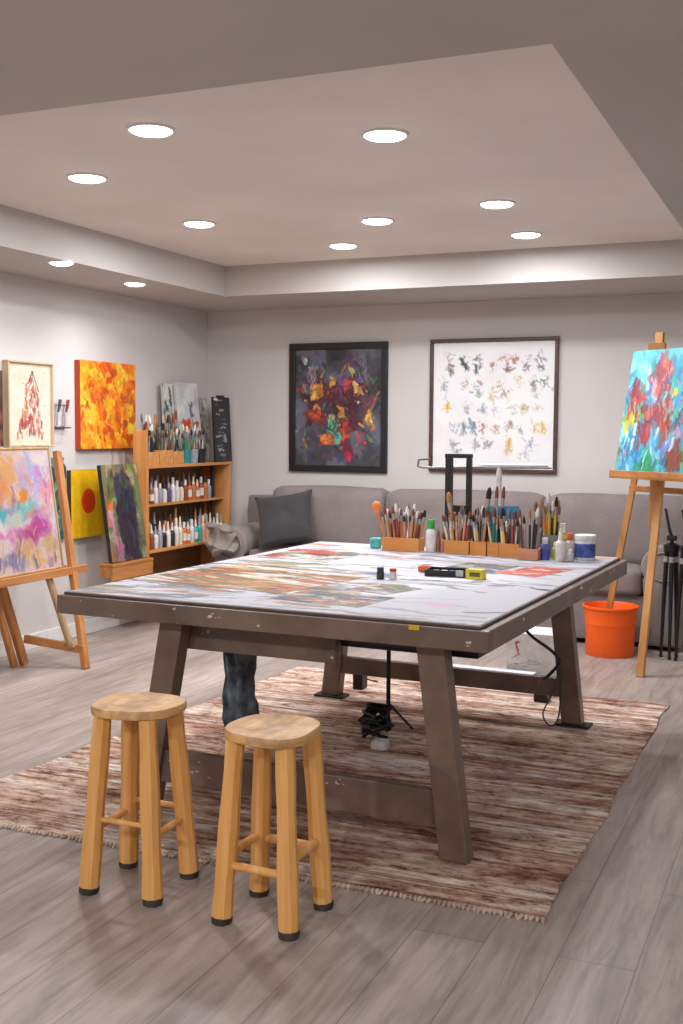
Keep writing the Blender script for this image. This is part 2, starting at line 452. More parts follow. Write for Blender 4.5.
for i in range(150):
    u = i / 149; x = q[0][0] * (1 - u) + q[1][0] * u + 1.86; y = q[0][1] * (1 - u) + q[1][1] * u - 4.6
    l = random.uniform(.010, .022); dx = random.uniform(-.008, .008)
    b_.tube([(x, y + .005, .006), (x + dx * .5, y - l * .5, .0055), (x + dx, y - l, .003)], [.006, .006, .004], 5)
fr_ = part('fringe', b_, plain('#b9a596', .95, var=.25), rug, 60)

# ================================================================== table
M_TBL = chipped('#715d51', '#d9c8b4', .42, .675); M_TBL2 = chipped('#725d50', '#b3a08c', .42, .80)
M_DARK = plain('#2b2624', .6); M_BLACK = plain('#141416', .45, var=.2)
tbl = thing('work_table', 'large brown painted wooden work table with splayed trestle legs', 'table', (-1.760, 4.512, 0), R(-2))
HX, HY = .85, 1.105
b_ = MB()
b_.box((-HX, -HY, .75), (HX, -HY + .045, .82), .004); b_.box((-HX, HY - .045, .75), (HX, HY, .82), .004)
b_.box((-HX, -HY + .045, .75), (-HX + .045, HY - .045, .82), .004); b_.box((HX - .045, -HY + .045, .75), (HX, HY - .045, .82), .004)
part('apron', b_, M_TBL, tbl)
b_ = MB(); b_.box((-HX + .045, -HY + .045, .795), (HX - .045, HY - .045, .819)); part('underside_panel', b_, M_TBL2, tbl)
b_ = MB(); b_.box((-HX + .02, -HY + .018, .8205), (HX - .03, HY - .02, .831), .002); part('tabletop', b_, plain('#5a4a45', .5), tbl)
legs = [((.705, -.955), (.605, -.945)), ((-.56, -.94), (-.425, -.93)), ((.64, .94), (.55, .94)), ((-.685, .955), (-.60, .95))]
for k, (ft, tp) in enumerate(legs):
    b_ = MB(); z0 = .012 if k < 2 else .022
    d = Vector((tp[0] - ft[0], tp[1] - ft[1], .75)); a = Vector((ft[0], ft[1], 0)); n_ = d / .75
    # sheared post so that foot and head are cut level
    vs = b_.box((-.05, -.035, z0), (.05, .035, .795), .004)
    for v in b_.bm.verts: v.co.x += ft[0] + n_.x * v.co.z; v.co.y += ft[1] + n_.y * v.co.z
    lg = part('leg', b_, M_TBL2, tbl)
    if k >= 2:
        p_ = MB(); s = 1 if k == 2 else -1
        p_.box((ft[0] - .085, ft[1] - .05, .009), (ft[0] + .085, ft[1] + .05, .021), .003); part('foot_plate', p_, M_DARK, lg)
b_ = MB(); b_.box((-.515, -.955, .108), (.645, -.915, .235), .004); part('stretcher', b_, M_TBL, tbl)
b_ = MB(); b_.box((-.62, .925, .145), (.60, .965, .235), .004); part('stretcher', b_, M_TBL, tbl)
b_ = MB(); b_.box((-.435, -.885, .615), (.215, -.845, .795), .004); part('rail', b_, M_TBL, tbl)

TM = Matrix.Translation((-1.760, 4.512, 0)) @ Matrix.Rotation(R(-2), 4, 'Z')
# painted paper covering the board
A = Art(230, 300, '#b9b8bf', 3)
A.wash('#d6d5dc', 3, .5, .7, .6)
A.many(110, (0, .05, 1, .98), ['#5d6f88', '#44484f', '#7f8da2', '#74786f', '#2f3a48'], (.004, .010), (.05, .3), (-.35, .35), (.4, .95), .8)
A.many(60, (0, .40, .6, .98), ['#3b4f70', '#5a6272', '#8a6230', '#55603a', '#9c5c2c', '#39455c'], (.006, .016), (.08, .35), (-.3, .3), (.4, .9), .8)
A.many(50, (0, .02, 1, .42), ['#7d5a52', '#5c5a60', '#c46c3c', '#4e6a74', '#8a8f9c'], (.005, .014), (.06, .3), (-.3, .3), (.4, .9), .8)
A.blob(.82, .84, .08, .03, '#c9a3b4', .8, .5); A.blob(.86, .60, .04, .015, '#7d5f6b', .8, .5); A.blob(.80, .53, .03, .012, '#6a6270', .7, .5)
A.blob(.60, .93, .05, .012, '#77808e', .7, .6); A.blob(.7, .25, .2, .05, '#9c9aa0', .6, .6); A.blob(.45, .12, .2, .03, '#8d8f98', .5, .6)
A.many(20, (.03, .97, .97, 1), ['#6f665f', '#9c8f86'], (.004, .008), (.05, .2), (-.1, .1), (.5, .9), .5)
me = art_mesh('paper_sheet', A, 2 * HX - .07, 2 * HY - .058, .0015, '#d9d5d0', 'XY')
o = part('paper_sheet', me, artmat(.55, .05, .1)); o.location = TM @ Vector((-.004, .0, .8312)); o.rotation_euler = (0, 0, R(-2))
tag(o, 'huge white paint-splashed paper sheet covering the tabletop', 'paper')
ZP = .8330
def flat_art(name, art, c, w, h, rz, label, zo, cat='painting', edge='#cfcac4'):
    art.a = np.clip(.5 + (art.a - .5) * 1.1 - .10, 0, 1)
    me = art_mesh(name, art, w, h, .0012, edge, 'XY'); o = part(name, me, artmat(.5, .08, .25))
    o.location = (c[0], c[1], ZP + zo); o.rotation_euler = (0, 0, R(rz)); tag(o, label, cat, 'loose paintings lying on the table'); return o
ST = (-.28, .28)
A = Art(130, 110, '#d8d3cd', 5)
A.wash('#8a7a3a', 1.2, .44, .55, .95, sy=6); A.wash('#b0682e', 1.2, .5, .58, .95, sy=8); A.wash('#55522f', 1.2, .58, .66, .9, sy=9); A.wash('#d09a50', 1.2, .58, .66, .8, sy=10); A.wash('#e4dfda', 1.6, .6, .68, .85, sy=7)
A.many(60, (0, .05, 1, .95), ['#9a7a34', '#b8642c', '#6b6a38', '#3f3a34', '#d8a860', '#8a4a2c', '#e8e2dc'], (.006, .014), (.2, .6), ST, (.5, .95), 1.0)
flat_art('abstract_painting', A, (-2.16, 4.14), .74, .66, -12, 'unframed ochre, olive and brown streaked painting lying at the table left side', 0)
A = Art(110, 80, '#4a5a76', 6)
A.wash('#5d7a5c', 2, .5, .57, .9, sy=4); A.wash('#c2703a', 2, .54, .6, .95, sy=4); A.wash('#b3a14a', 3, .6, .66, .9, sy=5); A.wash('#2f3d55', 2, .6, .67, .9, sy=5); A.wash('#c7c3c2', 3, .62, .67, .8, sy=6)
A.many(50, (0, 0, 1, 1), ['#35507a', '#c8743c', '#7a8f4a', '#d8c8a0', '#2a3444', '#a84a34'], (.008, .018), (.1, .35), (-.5, .5), (.5, .95), 1.0)
flat_art('abstract_painting', A, (-1.64, 3.735), .38, .27, -8, 'small blue, green and orange painting lying near the table front edge', 0)
A = Art(110, 80, '#ccc8c4', 8)
A.wash('#b8502f', 1.5, .45, .53, .95, sy=4); A.wash('#5d8a7c', 1.5, .56, .62, .9, sy=5); A.wash('#d7d2cc', 2, .6, .66, .9, sy=6); A.wash('#7a3a2f', 2, .62, .68, .8, sy=7)
A.many(40, (0, 0, 1, 1), ['#b84a30', '#5a8a7a', '#8a4f63', '#d8d2cc', '#c87a4a', '#6a4a44'], (.006, .014), (.15, .5), ST, (.5, .95), 1.0)
flat_art('abstract_painting', A, (-2.30, 4.98), .40, .44, -4, 'red and green painting lying at the far left corner of the table', 0)
A = Art(70, 70, '#d4532a', 9)
A.wash('#e07a45', 2, .5, .6, .7, sy=5); A.wash('#8d4a3d', 2, .62, .7, .7, sy=6); A.many(22, (0, 0, 1, 1), ['#e0602c', '#c84a24', '#e8a080', '#b0442c'], (.01, .02), (.15, .5), ST, (.5, .9), 1.0)
A.wash('#d8d3d0', 2, .64, .68, .9, sy=5)
flat_art('abstract_painting', A, (-1.15, 4.83), .20, .34, -16, 'bright orange red painting lying near the right table edge', 0)
A = Art(70, 80, '#77737a', 10)
A.wash('#4b474d', 2, .45, .55, .9, sy=6); A.wash('#8f8a62', 2, .57, .63, .8, sy=6); A.wash('#c9c6cb', 2, .6, .68, .8, sy=7); A.many(26, (0, 0, 1, 1), ['#3f3c42', '#8a8690', '#6f6c54', '#b8b6bc'], (.01, .02), (.15, .5), ST, (.5, .9), 1.0)
flat_art('abstract_painting', A, (-1.42, 4.83), .26, .36, -12, 'charcoal grey painting lying behind the open black paint case', 0)
A = Art(70, 60, '#8f867a', 12)
A.wash('#6b7a5c', 2, .46, .55, .9, sy=5); A.wash('#8a5a4c', 2, .54, .6, .9, sy=6); A.wash('#d2cdc8', 2, .6, .66, .9, sy=5); A.many(22, (0, 0, 1, 1), ['#5a6a4c', '#94604c', '#4b4a4a', '#c8c2ba'], (.01, .02), (.15, .5), ST, (.5, .9), 1.0)
flat_art('abstract_painting', A, (-1.555, 4.035), .21, .22, -20, 'small murky green and brown painting lying in the table middle', 0)

# ================================================================== stools
M_PINE = wood('#e0a55c', '#c88a46', '#edb876', 2, 16, .08, .5); M_SEAT = None
def seat_mat():
    m, nt, b = newmat('worn_pine_seat')
    mp = coords(nt, (1, .12, 1)); n = noise(nt, mp, 22, 6, .6, .6); r = ramp(nt, [(.3, '#bd8a4e'), (.5, '#d8a86c'), (.7, '#e6bf8c')]); nt.links.new(n.outputs['Fac'], r.inputs['Fac'])
    mp2 = coords(nt); k = noise(nt, mp2, 6, 4, .6); kr = ramp(nt, [(.50, (1, 1, 1)), (.70, (.70, .68, .66))]); nt.links.new(k.outputs['Fac'], kr.inputs['Fac'])
    mx = nt.nodes.new('ShaderNodeMix'); mx.data_type = 'RGBA'; mx.blend_type = 'MULTIPLY'; mx.inputs['Factor'].default_value = 1
    nt.links.new(r.outputs['Color'], mx.inputs['A']); nt.links.new(kr.outputs['Color'], mx.inputs['B']); nt.links.new(mx.outputs['Result'], b.inputs['Base Color'])
    b.inputs['Roughness'].default_value = .5; bump(nt, b, n.outputs['Fac'], .1); return m
M_SEAT = seat_mat(); M_FOOT = plain('#3a3128', .8, var=.3)
def stool(x, y, rz, label, H, half, rungs, seed):
    t = thing('stool', label, 'stool', (x, y, 0), rz, 'wooden stools in front of the table'); rg = random.Random(seed)
    # seat: rounded square slab with soft edge, slightly dished
    b_ = MB(); prof = [(.93, H - .030), (.985, H - .027), (1, H - .017), (.995, H - .006), (.975, H - .001), (.92, H), (.6, H - .002), (.3, H - .004)]
    seg = 48; rings = []
    for s, z in prof:
        ring = []
        for k in range(seg):
            a = 2 * math.pi * k / seg; c, sn = math.cos(a), math.sin(a)
            p = 2.7; rr = (abs(c) ** p + abs(sn) ** p) ** (-1 / p) * half * s * (1 + .035 * math.sin(2 * a + seed) + .03 * math.sin(3 * a + seed))
            ring.append(b_.bm.verts.new((rr * c, rr * sn, z)))
        rings.append(ring)
    for r0, r1 in zip(rings, rings[1:]):
        for k in range(seg): b_.bm.faces.new((r0[k], r0[(k + 1) % seg], r1[(k + 1) % seg], r1[k]))
    b_.bm.faces.new(list(reversed(rings[0]))); b_.bm.faces.new(rings[-1])
    part('seat', b_, M_SEAT, t, 50)
    F, T = half * (.86 if seed == 1 else .82), half * .60
    def at(sx, sy, z): k = z / (H - .029); return Vector((sx * (F + (T - F) * k), sy * (F + (T - F) * k), z))
    for sx, sy in ((-1, -1), (1, -1), (1, 1), (-1, 1)):
        b_ = MB(); pts = [at(sx, sy, .022 + (H - .0525) * i / 6) for i in range(7)]
        b_.tube(pts, [.0325 - .0006 * i + .002 * math.sin(i * 1.7 + seed + sx) for i in range(7)], 9)
        lg = part('leg', b_, M_PINE, t, 35)
        b_ = MB(); b_.tube([at(sx, sy, 0.0), at(sx, sy, .008), at(sx, sy, .0225)], [.029, .032, .0325], 9); part('foot_cap', b_, M_FOOT, lg, 40)
    for (a, b, z, r) in rungs:
        b_ = MB(); b_.tube([at(*a, z), at(*b, z)], r, 8); part('rung', b_, M_PINE, t, 50)
stool(-1.957, 2.945, R(2), 'round pine stool with four thick legs, the left one, further from the rug corner', .592, .134,
      [((-1, -1), (-1, 1), .20, .012), ((1, -1), (1, 1), .20, .011), ((-1, -1), (1, -1), .235, .009), ((-1, 1), (1, 1), .235, .010)], 1)
stool(-1.468, 2.916, R(-2), 'round pine stool with four thick legs, the right one, nearest the camera', .577, .137,
      [((-1, -1), (-1, 1), .20, .013), ((1, -1), (1, 1), .215, .016), ((-1, -1), (1, -1), .175, .013), ((-1, 1), (1, 1), .19, .015)], 4)

# ================================================================== framed pictures on the back wall
M_BLKF = plain('#1b1719', .4, var=.2); M_BRNF = wood('#4a3229', '#35231c', '#5c4034', 0, 20, .1, .4, False)
def frame_mb(w, h, fw, d):
    b = MB(); b.box((-w / 2, -d, 0), (w / 2, 0, fw), .004); b.box((-w / 2, -d, h - fw), (w / 2, 0, h), .004)
    b.box((-w / 2, -d, fw), (-w / 2 + fw, 0, h - fw), .004); b.box((w / 2 - fw, -d, fw), (w / 2, 0, h - fw), .004); return b
def framed(name, label, cat, cx, z0, w, h, fw, d, fm, art, mat=None):
    t = thing(name, label, cat, (cx, YB - .002, z0))
    part('frame', frame_mb(w, h, fw, d), fm, t)
    part('canvas', art_mesh('canvas', art, w - 2 * fw, h - 2 * fw, .012, '#bdb8b2'), mat or artmat(), t, loc=(0, 0, fw))
    return t
A = Art(130, 165, '#45454d', 21)
A.wash('#6d6f7d', 3, .48, .62, .8); A.wash('#2d2b30', 3, .52, .66, .8, mask=np.clip(1.2 - A.V * 1.7, 0, 1)); A.wash('#7d8191', 3, .52, .7, .6, mask=np.clip(A.V * 1.6 - .5, 0, 1))
A.many(14, (.1, .3, .9, .6), ['#4b1f2c', '#5c2634', '#3a1822'], (.03, .07), (.1, .25), (0, 3.14), (.8, 1), .5)
for u, v, ru, rv, c in ((.47, .40, .20, .12, '#501f2e'), (.30, .36, .13, .09, '#5f2a30'), (.65, .42, .15, .1, '#4b2030'), (.25, .57, .11, .07, '#7d2f2c'), (.70, .62, .11, .08, '#5c2330'), (.58, .70, .07, .16, '#8a2b2c'), (.62, .88, .07, .08, '#742438'), (.36, .77, .08, .06, '#b3602f')):
    A.blob(u, v, ru, rv, c, .95, .6)
for u, v, ru, rv, c, an in ((.06, .34, .05, .04, '#b23a58', 0), (.26, .36, .05, .06, '#e08a35', .3), (.21, .38, .02, .07, '#e8b860', 0), (.45, .25, .025, .06, '#eeb040', .5), (.66, .20, .02, .07, '#f0c060', .1), (.60, .33, .05, .05, '#c8484a', 0), (.73, .34, .05, .05, '#eebc6a', 0), (.55, .54, .05, .05, '#efa83a', 0), (.86, .57, .035, .05, '#e8b45a', .3), (.88, .64, .03, .04, '#d97a4a', 0),
                            (.24, .57, .06, .03, '#d2542f', .3), (.36, .79, .06, .04, '#d8743c', 0), (.77, .77, .06, .02, '#c4453c', .2), (.60, .70, .03, .07, '#c2412f', 0), (.62, .90, .04, .04, '#a8304a', 0), (.42, .60, .03, .04, '#e8c089', 0), (.70, .44, .05, .015, '#d8cfa0', .2), (.50, .46, .04, .015, '#c9b5c4', 0)):
    A.blob(u, v, ru, rv, c, .95, .55, .3, an)
A.blob(.43, .66, .07, .10, '#58a88c', 1, .35, .25, -.3); A.blob(.49, .78, .05, .07, '#6fc4a4', 1, .35, .25, .2); A.stroke(.36, .66, .50, .74, .014, '#3a3a4c')
A.many(26, (.1, .12, .9, .9), ['#e8b860', '#c2412f', '#f0d8a0', '#7d2f4a', '#e08a35', '#3a1a26'], (.006, .014), (.03, .1), (0, 3.14), (.7, 1), .5)
A.many(16, (.7, .06, .84, .28), ['#8a6a8c', '#b9a8b4', '#6a4a68'], (.006, .012), (.08, .2), (1.2, 1.9), (.6, .9), .4); A.many(10, (.1, .18, .25, .34), ['#9c8a9c', '#c4b0b4'], (.005, .01), (.08, .2), (.9, 1.5), (.6, .9), .4)
A.many(10, (.48, .2, .62, .34), ['#7d5a88', '#5a3a62'], (.01, .02), (.06, .15), (1.2, 1.9), (.6, .9), .4); A.stroke(.84, .62, .96, .36, .012, '#a8704a'); A.stroke(.8, .6, .88, .4, .02, '#7a3a3a'); A.blob(.12, .05, .03, .008, '#d8d8dc')
A.painterly(420, (.007, .018), (.02, .07), (.6, 2.5), .16)
for _u, _v, _c in ((.26, .36, '#e8923a'), (.21, .40, '#ecc06a'), (.73, .34, '#f0c070'), (.55, .54, '#f2b03c'), (.60, .33, '#cc4a48'), (.36, .79, '#dc7a3c'), (.24, .57, '#d8542f'), (.62, .72, '#cc4630'), (.64, .9, '#b03050'), (.87, .6, '#ecb85a'), (.77, .76, '#c84a3c'), (.44, .44, '#7a2a40')):
    A.many(7, (_u - .05, _v - .045, _u + .05, _v + .045), [_c, shade(_c, .7), shade(_c, 1.2)], (.008, .02), (.02, .06), (0, 3.14), (.7, 1), .7)
framed('framed_painting', 'abstract painting of red and orange splashes on charcoal in a black frame', 'painting', -3.556, 1.112, .845, 1.02, .052, .028, M_BLKF, A)
A = Art(200, 200, '#f0efef', 22)
A.wash('#e6e4e6', 3, .5, .7, .5)
g = np.random.default_rng(5)
rows = [(.12, [.14, .26, .37, .58, .66, .80, .88], ['#8d7a84', '#3a4a44', '#7d6a72', '#b8705c', '#a8604f', '#8a6a74']), (.20, [.14, .27, .38, .5, .62, .76, .88], ['#6a5a64', '#3a5044', '#6f6470', '#b8604a', '#8a5a5a']), (.33, [.1, .27, .40, .55, .70, .84, .93], ['#8a8f9c', '#a89a5c', '#a4606a', '#9c8a4a', '#c8b44a', '#8a6a5a', '#5a6a4a']),
        (.40, [.12, .38, .50, .60, .85], ['#a8a8b4', '#5a7a64', '#b4a05a', '#9a7a5a']), (.52, [.12, .27, .42, .53, .66, .75, .86], ['#d8b43a', '#8a9a84', '#8a94a8', '#9a94b4', '#a8b08a', '#b8a86a', '#c89a6a']), (.68, [.18, .26, .34, .42, .53, .62, .73, .84, .9], ['#7a8494', '#6a8494', '#5a7484', '#b4543f', '#a8786a', '#8a5a4a', '#8490a4', '#d8a83a', '#e0b44a']), (.80, [.18, .37, .46, .64, .8], ['#9a94a0', '#8f8a94', '#7a6a5a', '#d89a3a', '#a4a4b8']), (.87, [.2, .62, .77], ['#8a8490', '#c8923a', '#a8a8b8'])]
for v, us, cs in rows:
    for i, u in enumerate(us):
        c = cs[i % len(cs)]
        for _ in range(16):
            a = g.uniform(0, 6.28); l = g.uniform(.008, .035); uu = u + g.normal(0, .018); vv_ = v + g.normal(0, .022)
            A.stroke(uu, vv_, uu + math.cos(a) * l, vv_ + math.sin(a) * l, g.uniform(.003, .0075), c, g.uniform(.2, .6), .8)
        A.blob(u + g.normal(0, .008), v + g.normal(0, .01), g.uniform(.012, .028), g.uniform(.012, .03), c, g.uniform(.2, .55), .8, .6)
        A.stroke(u, v - .03, u + g.normal(0, .02), v + .04, .0028, '#6a6468', .45, .6)
A.stroke(.24, .12, .27, .2, .014, '#34443f', .9); A.stroke(.36, .18, .37, .23, .014, '#3f6a55', .9); A.stroke(.31, .62, .37, .74, .010, '#7a94a0', .8)
framed('framed_drawing', 'large white sheet of small colourful sketches in a thin brown frame', 'drawing', -2.295, 1.135, .985, 1.0, .028, .03, M_BRNF, A, artmat(.5, .03, .03))

# ================================================================== pictures on the left wall  (canvas front turned to +x)
def wall_canvas(name, label, art, y0, y1, z0, z1, d, edge, x=XL + .002, lean=0.0, frame=None, roll=0.0, group='canvases on the left wall', cat='painting'):
    t = thing(name, label, cat, (x, (y0 + y1) / 2, z0), 0, group)
    t.rotation_euler = Matrix.Rotation(R(90), 3, 'Z').to_euler() if not (lean or roll) else (Matrix.Rotation(R(90), 3, 'Z') @ Matrix.Rotation(roll, 3, 'Y') @ Matrix.Rotation(lean, 3, 'X')).to_euler()
    w, h = y1 - y0, z1 - z0
    if frame:
        fw, fd, fm = frame; part('frame', frame_mb(w, h, fw, fd), fm, t); part('canvas', art_mesh('canvas', art, w - 2 * fw, h - 2 * fw, d, edge), artmat(), t, loc=(0, 0, fw))
    else:
        part('canvas', art_mesh('canvas', art, w, h, d, edge), artmat(), t)
        b = MB(); b.box((-w / 2 + .01, -.006, .01), (w / 2 - .01, -.0005, h - .01)); part('stretcher_frame', b, M_PINE, t)
    return t
A = Art(90, 110, '#efe3cf', 31)
A.wash('#e3d3ba', 4, .5, .62, .6); A.many(50, (.05, .05, .95, .95), ['#6a5a48', '#a8845c', '#8a4a34'], (.004, .008), (.005, .02), op=(.4, .9), rag=.2)
for _ in range(150):
    v = A.g.beta(1.6, 1.1) * .74 + .15; hw = .05 + .30 * ((v - .15) / .74) ** .75; u = .56 + A.g.uniform(-hw, hw * .75)
    A.stroke(u, v - .03, u + A.g.normal(0, .012), v + .04, A.g.uniform(.008, .02), ['#c2452c', '#b03a2a', '#d86a48', '#8a3a34', '#d08a70', '#7a4a68'][A.g.integers(6)], A.g.uniform(.5, .95), .5)
A.stroke(.56, .12, .40, .28, .012, '#4a3a34'); A.stroke(.57, .12, .72, .34, .012, '#5a3a3a'); A.blob(.57, .13, .04, .03, '#4a4038', .9)
wall_canvas('canvas_painting', 'tall cream canvas with red flame-like streaks in thin light frame', A, 5.645, 6.095, 1.325, 1.872, .03, '#e8d8c0', frame=(.014, .05, wood('#c9b08c', '#ae9470', None, 2, 16, .1, .5, False)))
A = Art(40, 80, '#5a3a34', 32); A.wash('#8a4a3c', 3, .5, .6, .9); A.wash('#3a2a2c', 3, .5, .6, .9)
wall_canvas('canvas_painting', 'dark red brown canvas cut off by the left photo edge', A, 5.20, 5.60, 1.33, 1.80, .04, '#4a302c')
A = Art(110, 130, '#f5a01e', 33)
A.wash('#f8c52a', 5, .42, .54, .95, sy=4); A.wash('#f27a1c', 5, .5, .6, .9, sy=4); A.wash('#f9d84a', 8, .58, .66, .8, sy=6); A.wash('#dd4a16', 8, .60, .67, .9, sy=7); A.wash('#b8501c', 12, .64, .7, .8, sy=8); A.wash('#f6921c', 6, .6, .7, .7)
A.many(24, (.05, .03, .95, .97), ['#c9421a', '#d8551a', '#a8481c'], (.012, .03), (.02, .08), (.8, 2.2), (.5, .9), .8)
A.blob(.5, .22, .07, .05, '#c83a18', .9, .6); A.blob(.47, .82, .07, .05, '#c83f18', .9, .6); A.blob(.24, .45, .06, .04, '#d04a18', .9, .6)
A.painterly(260, (.01, .025), (.03, .10), (1, 2.2), .10)
wall_canvas('canvas_painting', 'bright orange and yellow abstract canvas hanging unframed above the yellow one', A, 6.385, 7.055, 1.303, 1.915, .045, '#c8441a')
A = Art(80, 110, '#f4bd14', 34); A.wash('#eab00c', 4, .48, .6, .6); A.wash('#f8cc30', 4, .56, .64, .6); A.blob(.52, .47, .215, .19, '#e2450f', 1, .05, .06)
wall_canvas('canvas_painting', 'yellow canvas with one red orange disc in its middle', A, 6.285, 6.665, .69, 1.16, .035, '#4a4436')
A = Art(80, 130, '#7d7550', 35)
A.wash('#a8a070', 4, .48, .6, .8); A.wash('#5c6a3c', 4, .54, .62, .9); A.wash('#8a5a3a', 5, .6, .66, .7); A.blob(.58, .62, .33, .5, '#332b38', 1, .35, .2); A.blob(.45, .30, .2, .18, '#3a3240', 1, .45, .2)
A.wash('#2a2630', 4, .5, .6, .7, mask=np.clip(1.4 - abs(A.U - .55) * 5, 0, 1) * (A.V > .2)); A.stroke(.15, .62, .30, .98, .10, '#a8708c', .9, .7); A.stroke(.10, .5, .16, .75, .06, '#b88a9c', .8, .7); A.blob(.12, .44, .09, .06, '#e0603c', 1, .5)
A.stroke(.9, .1, .95, .9, .07, '#6a7a54', .9, .8); A.stroke(.8, .7, .82, .98, .05, '#4a5a48', .8, .7); A.stroke(.55, .08, .72, .16, .03, '#2f2a30', .9, .6); A.stroke(.28, .1, .34, .25, .04, '#3a3440', .9, .6)
DARKART = A
A.painterly(200, (.015, .04), (.06, .2), (1.2, 1.9), .14)
wall_canvas('canvas_painting', 'dark purple figure on olive ground, tall canvas leaning on the wooden crate', A, 6.355, 6.79, .529, 1.20, .03, '#2a2428', x=-4.455, lean=R(-8), group='canvases on the left wall')
A = Art(50, 130, '#6fa49a', 36)
A.wash('#dfe4dc', 4, .48, .56, .9, sy=3); A.wash('#2f6a5c', 5, .54, .6, .9, sy=4); A.wash('#3a7f94', 5, .58, .64, .8, sy=4); A.wash('#26302f', 7, .6, .66, .8, sy=5)
A.painterly(120, (.02, .05), (.06, .2), (1.2, 1.9), .2)
wall_canvas('canvas_painting', 'teal, green and white streaked canvas half hidden behind the left easel', A, 5.93, 6.24, .70, 1.25, .03, '#3a4a48')
# wall ledge the dark canvas stands on
cr = thing('wooden_ledge', 'short wooden ledge fixed to the bookcase post under the dark canvas', 'shelf', (-4.50, 6.553, 0))
M_ORW = wood('#b87a42', '#9a6030', '#c98e58', 2, 14, .08, .5); M_ORWX = wood('#b87a42', '#9a6030', '#c98e58', 1, 14, .08, .5)
for lo, hi, nm in (((0, -.245, .508), (.115, .25, .527), 'top'), ((.09, -.245, .415), (.11, .25, .507), 'front_panel'), ((0, -.245, .44), (.089, -.225, .507), 'side_panel'), ((0, .23, .44), (.089, .25, .507), 'side_panel')):
    b_ = MB(); b_.box(lo, hi, .003); part(nm, b_, M_ORWX, cr)
# wall brush holder
h_ = thing('wall_brush_holder', 'small grey wire brush holder on the left wall beside the orange canvas', 'holder', (XL, 6.21, 1.44))
b_ = MB(); b_.box((0, -.05, 0), (.006, .05, .02)); b_.tube([(.004, -.055, .01), (.05, -.055, .01), (.05, .055, .01), (.004, .055, .01)], .006, 6); b_.tube([(.004, -.05, .16), (.045, -.05, .16), (.045, .05, .16), (.004, .05, .16)], .004, 6); part('bracket', b_, plain('#6d6d72', .4, .6), h_)
for k, (y, c, lab) in enumerate(((-.045, '#55565c', 'grey'), (.04, '#9c3a3a', 'red'))):
    t = thing('paint_roller', f'{lab} handled roller hanging in the wire wall holder', 'roller', (XL + .027, 6.21 + y, 1.452), 0, 'tools in the wall holder')
    b_ = MB(); b_.tube([(0, 0, 0), (0, .002, .10)], .011, 8); part('sleeve', b_, plain('#c4c4c8', .8), t, 50)
    b_ = MB(); b_.tube([(0, .002, .10), (.004, .012, .14), (.006, .02, .185)], [.007, .01, .012], 8); part('handle', b_, plain(c, .4), t, 50)

# ================================================================== brushes / bottles (templates, then copies)
HCOL = {'red': '#9a3a34', 'black': '#26242a', 'natural wood': '#c08a52', 'orange': '#d07a35', 'dark brown': '#5a3a2a', 'cream': '#dccdb4', 'blue': '#3a5a8c', 'green': '#3f7a4f', 'yellow': '#dab23a', 'white': '#e4e0da', 'maroon': '#6a2f38', 'grey': '#8a8784', 'teal': '#2f7f86', 'pink': '#cf8f8a'}
BCOL = {'dark': '#241d1b', 'tan': '#a0703f', 'white': '#e2d8c8', 'rust': '#7a3f28', 'paint-stiffened': '#5f5a66'}
_b = MB(); _b.tube([(0, 0, 0), (0, 0, .3), (0, 0, .8), (0, 0, 1)], [.45, .8, 1, .75], 7); ME_H = _b.mesh('handle', 60)
_b = MB(); _b.tube([(0, 0, 0), (0, 0, .5), (0, 0, 1)], [.8, 1, 1.05], 7); ME_F = _b.mesh('ferrule', 60)
_b = MB(); _b.tube([(0, 0, 0), (0, 0, .45), (0, 0, .85), (0, 0, 1)], [1, 1.12, .7, .15], 7); ME_B = _b.mesh('bristles', 60)
M_FER = plain('#b9b4ad', .3, .8)
def brush(loc, dirv, ln, hc, bc, label, group, r=.006, name='paintbrush'):
    z = Vector(dirv).normalized(); t = thing(name, label, 'brush', loc, 0, group)
    t.rotation_euler = z.to_track_quat('Z', 'Y').to_euler()
    hl, fl = ln * .68, ln * .14; bl = ln - hl - fl
    for me, nm, z0, l, rr, m in ((ME_H, 'handle', 0, hl, r, plain(HCOL[hc], .35)), (ME_F, 'ferrule', hl, fl, r * 1.0, M_FER), (ME_B, 'bristles', hl + fl, bl, r * 1.08, plain(BCOL[bc], .85, var=.25, scale=80))):
        if len(me.materials) == 0: me.materials.append(None)
        o = bpy.data.objects.new(nm, me); COL.objects.link(o); o.parent = t; o.location = (0, 0, z0); o.scale = (rr, rr, l)
        o.material_slots[0].link = 'OBJECT'; o.material_slots[0].material = m
    return t

def fill_brushes(n, origin, ux, w, d, base, where, group, rng, lmin=.19, lmax=.27, cols=None, r=(.0045, .0075), spread=.28):
    """n brushes stood in a box: ux = unit vector along the box"""
    ux = Vector(ux); uy = Vector((-ux.y, ux.x, 0)); cols = cols or list(HCOL) + ['natural wood', 'natural wood', 'natural wood', 'orange', 'dark brown', 'dark brown', 'cream', 'maroon', 'black', 'red']
    rows = 3 if n > 14 else 2 if n > 7 else 1
    for i in range(n):
        s = ((i + .5) / n - .5) * (w - .02); dd = (((i % rows) + .5) / rows - .5) * (d - .02)
        p = Vector(origin) + ux * s + uy * dd; p.z = base
        tilt = ux * (s / w * 2 * spread * .7 + rng.uniform(-.06, .06)) + uy * rng.uniform(-.14, .14)
        hc = cols[rng.randrange(len(cols))]; bc = rng.choice(list(BCOL))
        ln = rng.uniform(lmin, lmax)
        brush(p, tilt + Vector((0, 0, 1)), ln, hc, bc, f'{hc} brush, {nth(i, n)} in {where}', group, rng.uniform(*r))

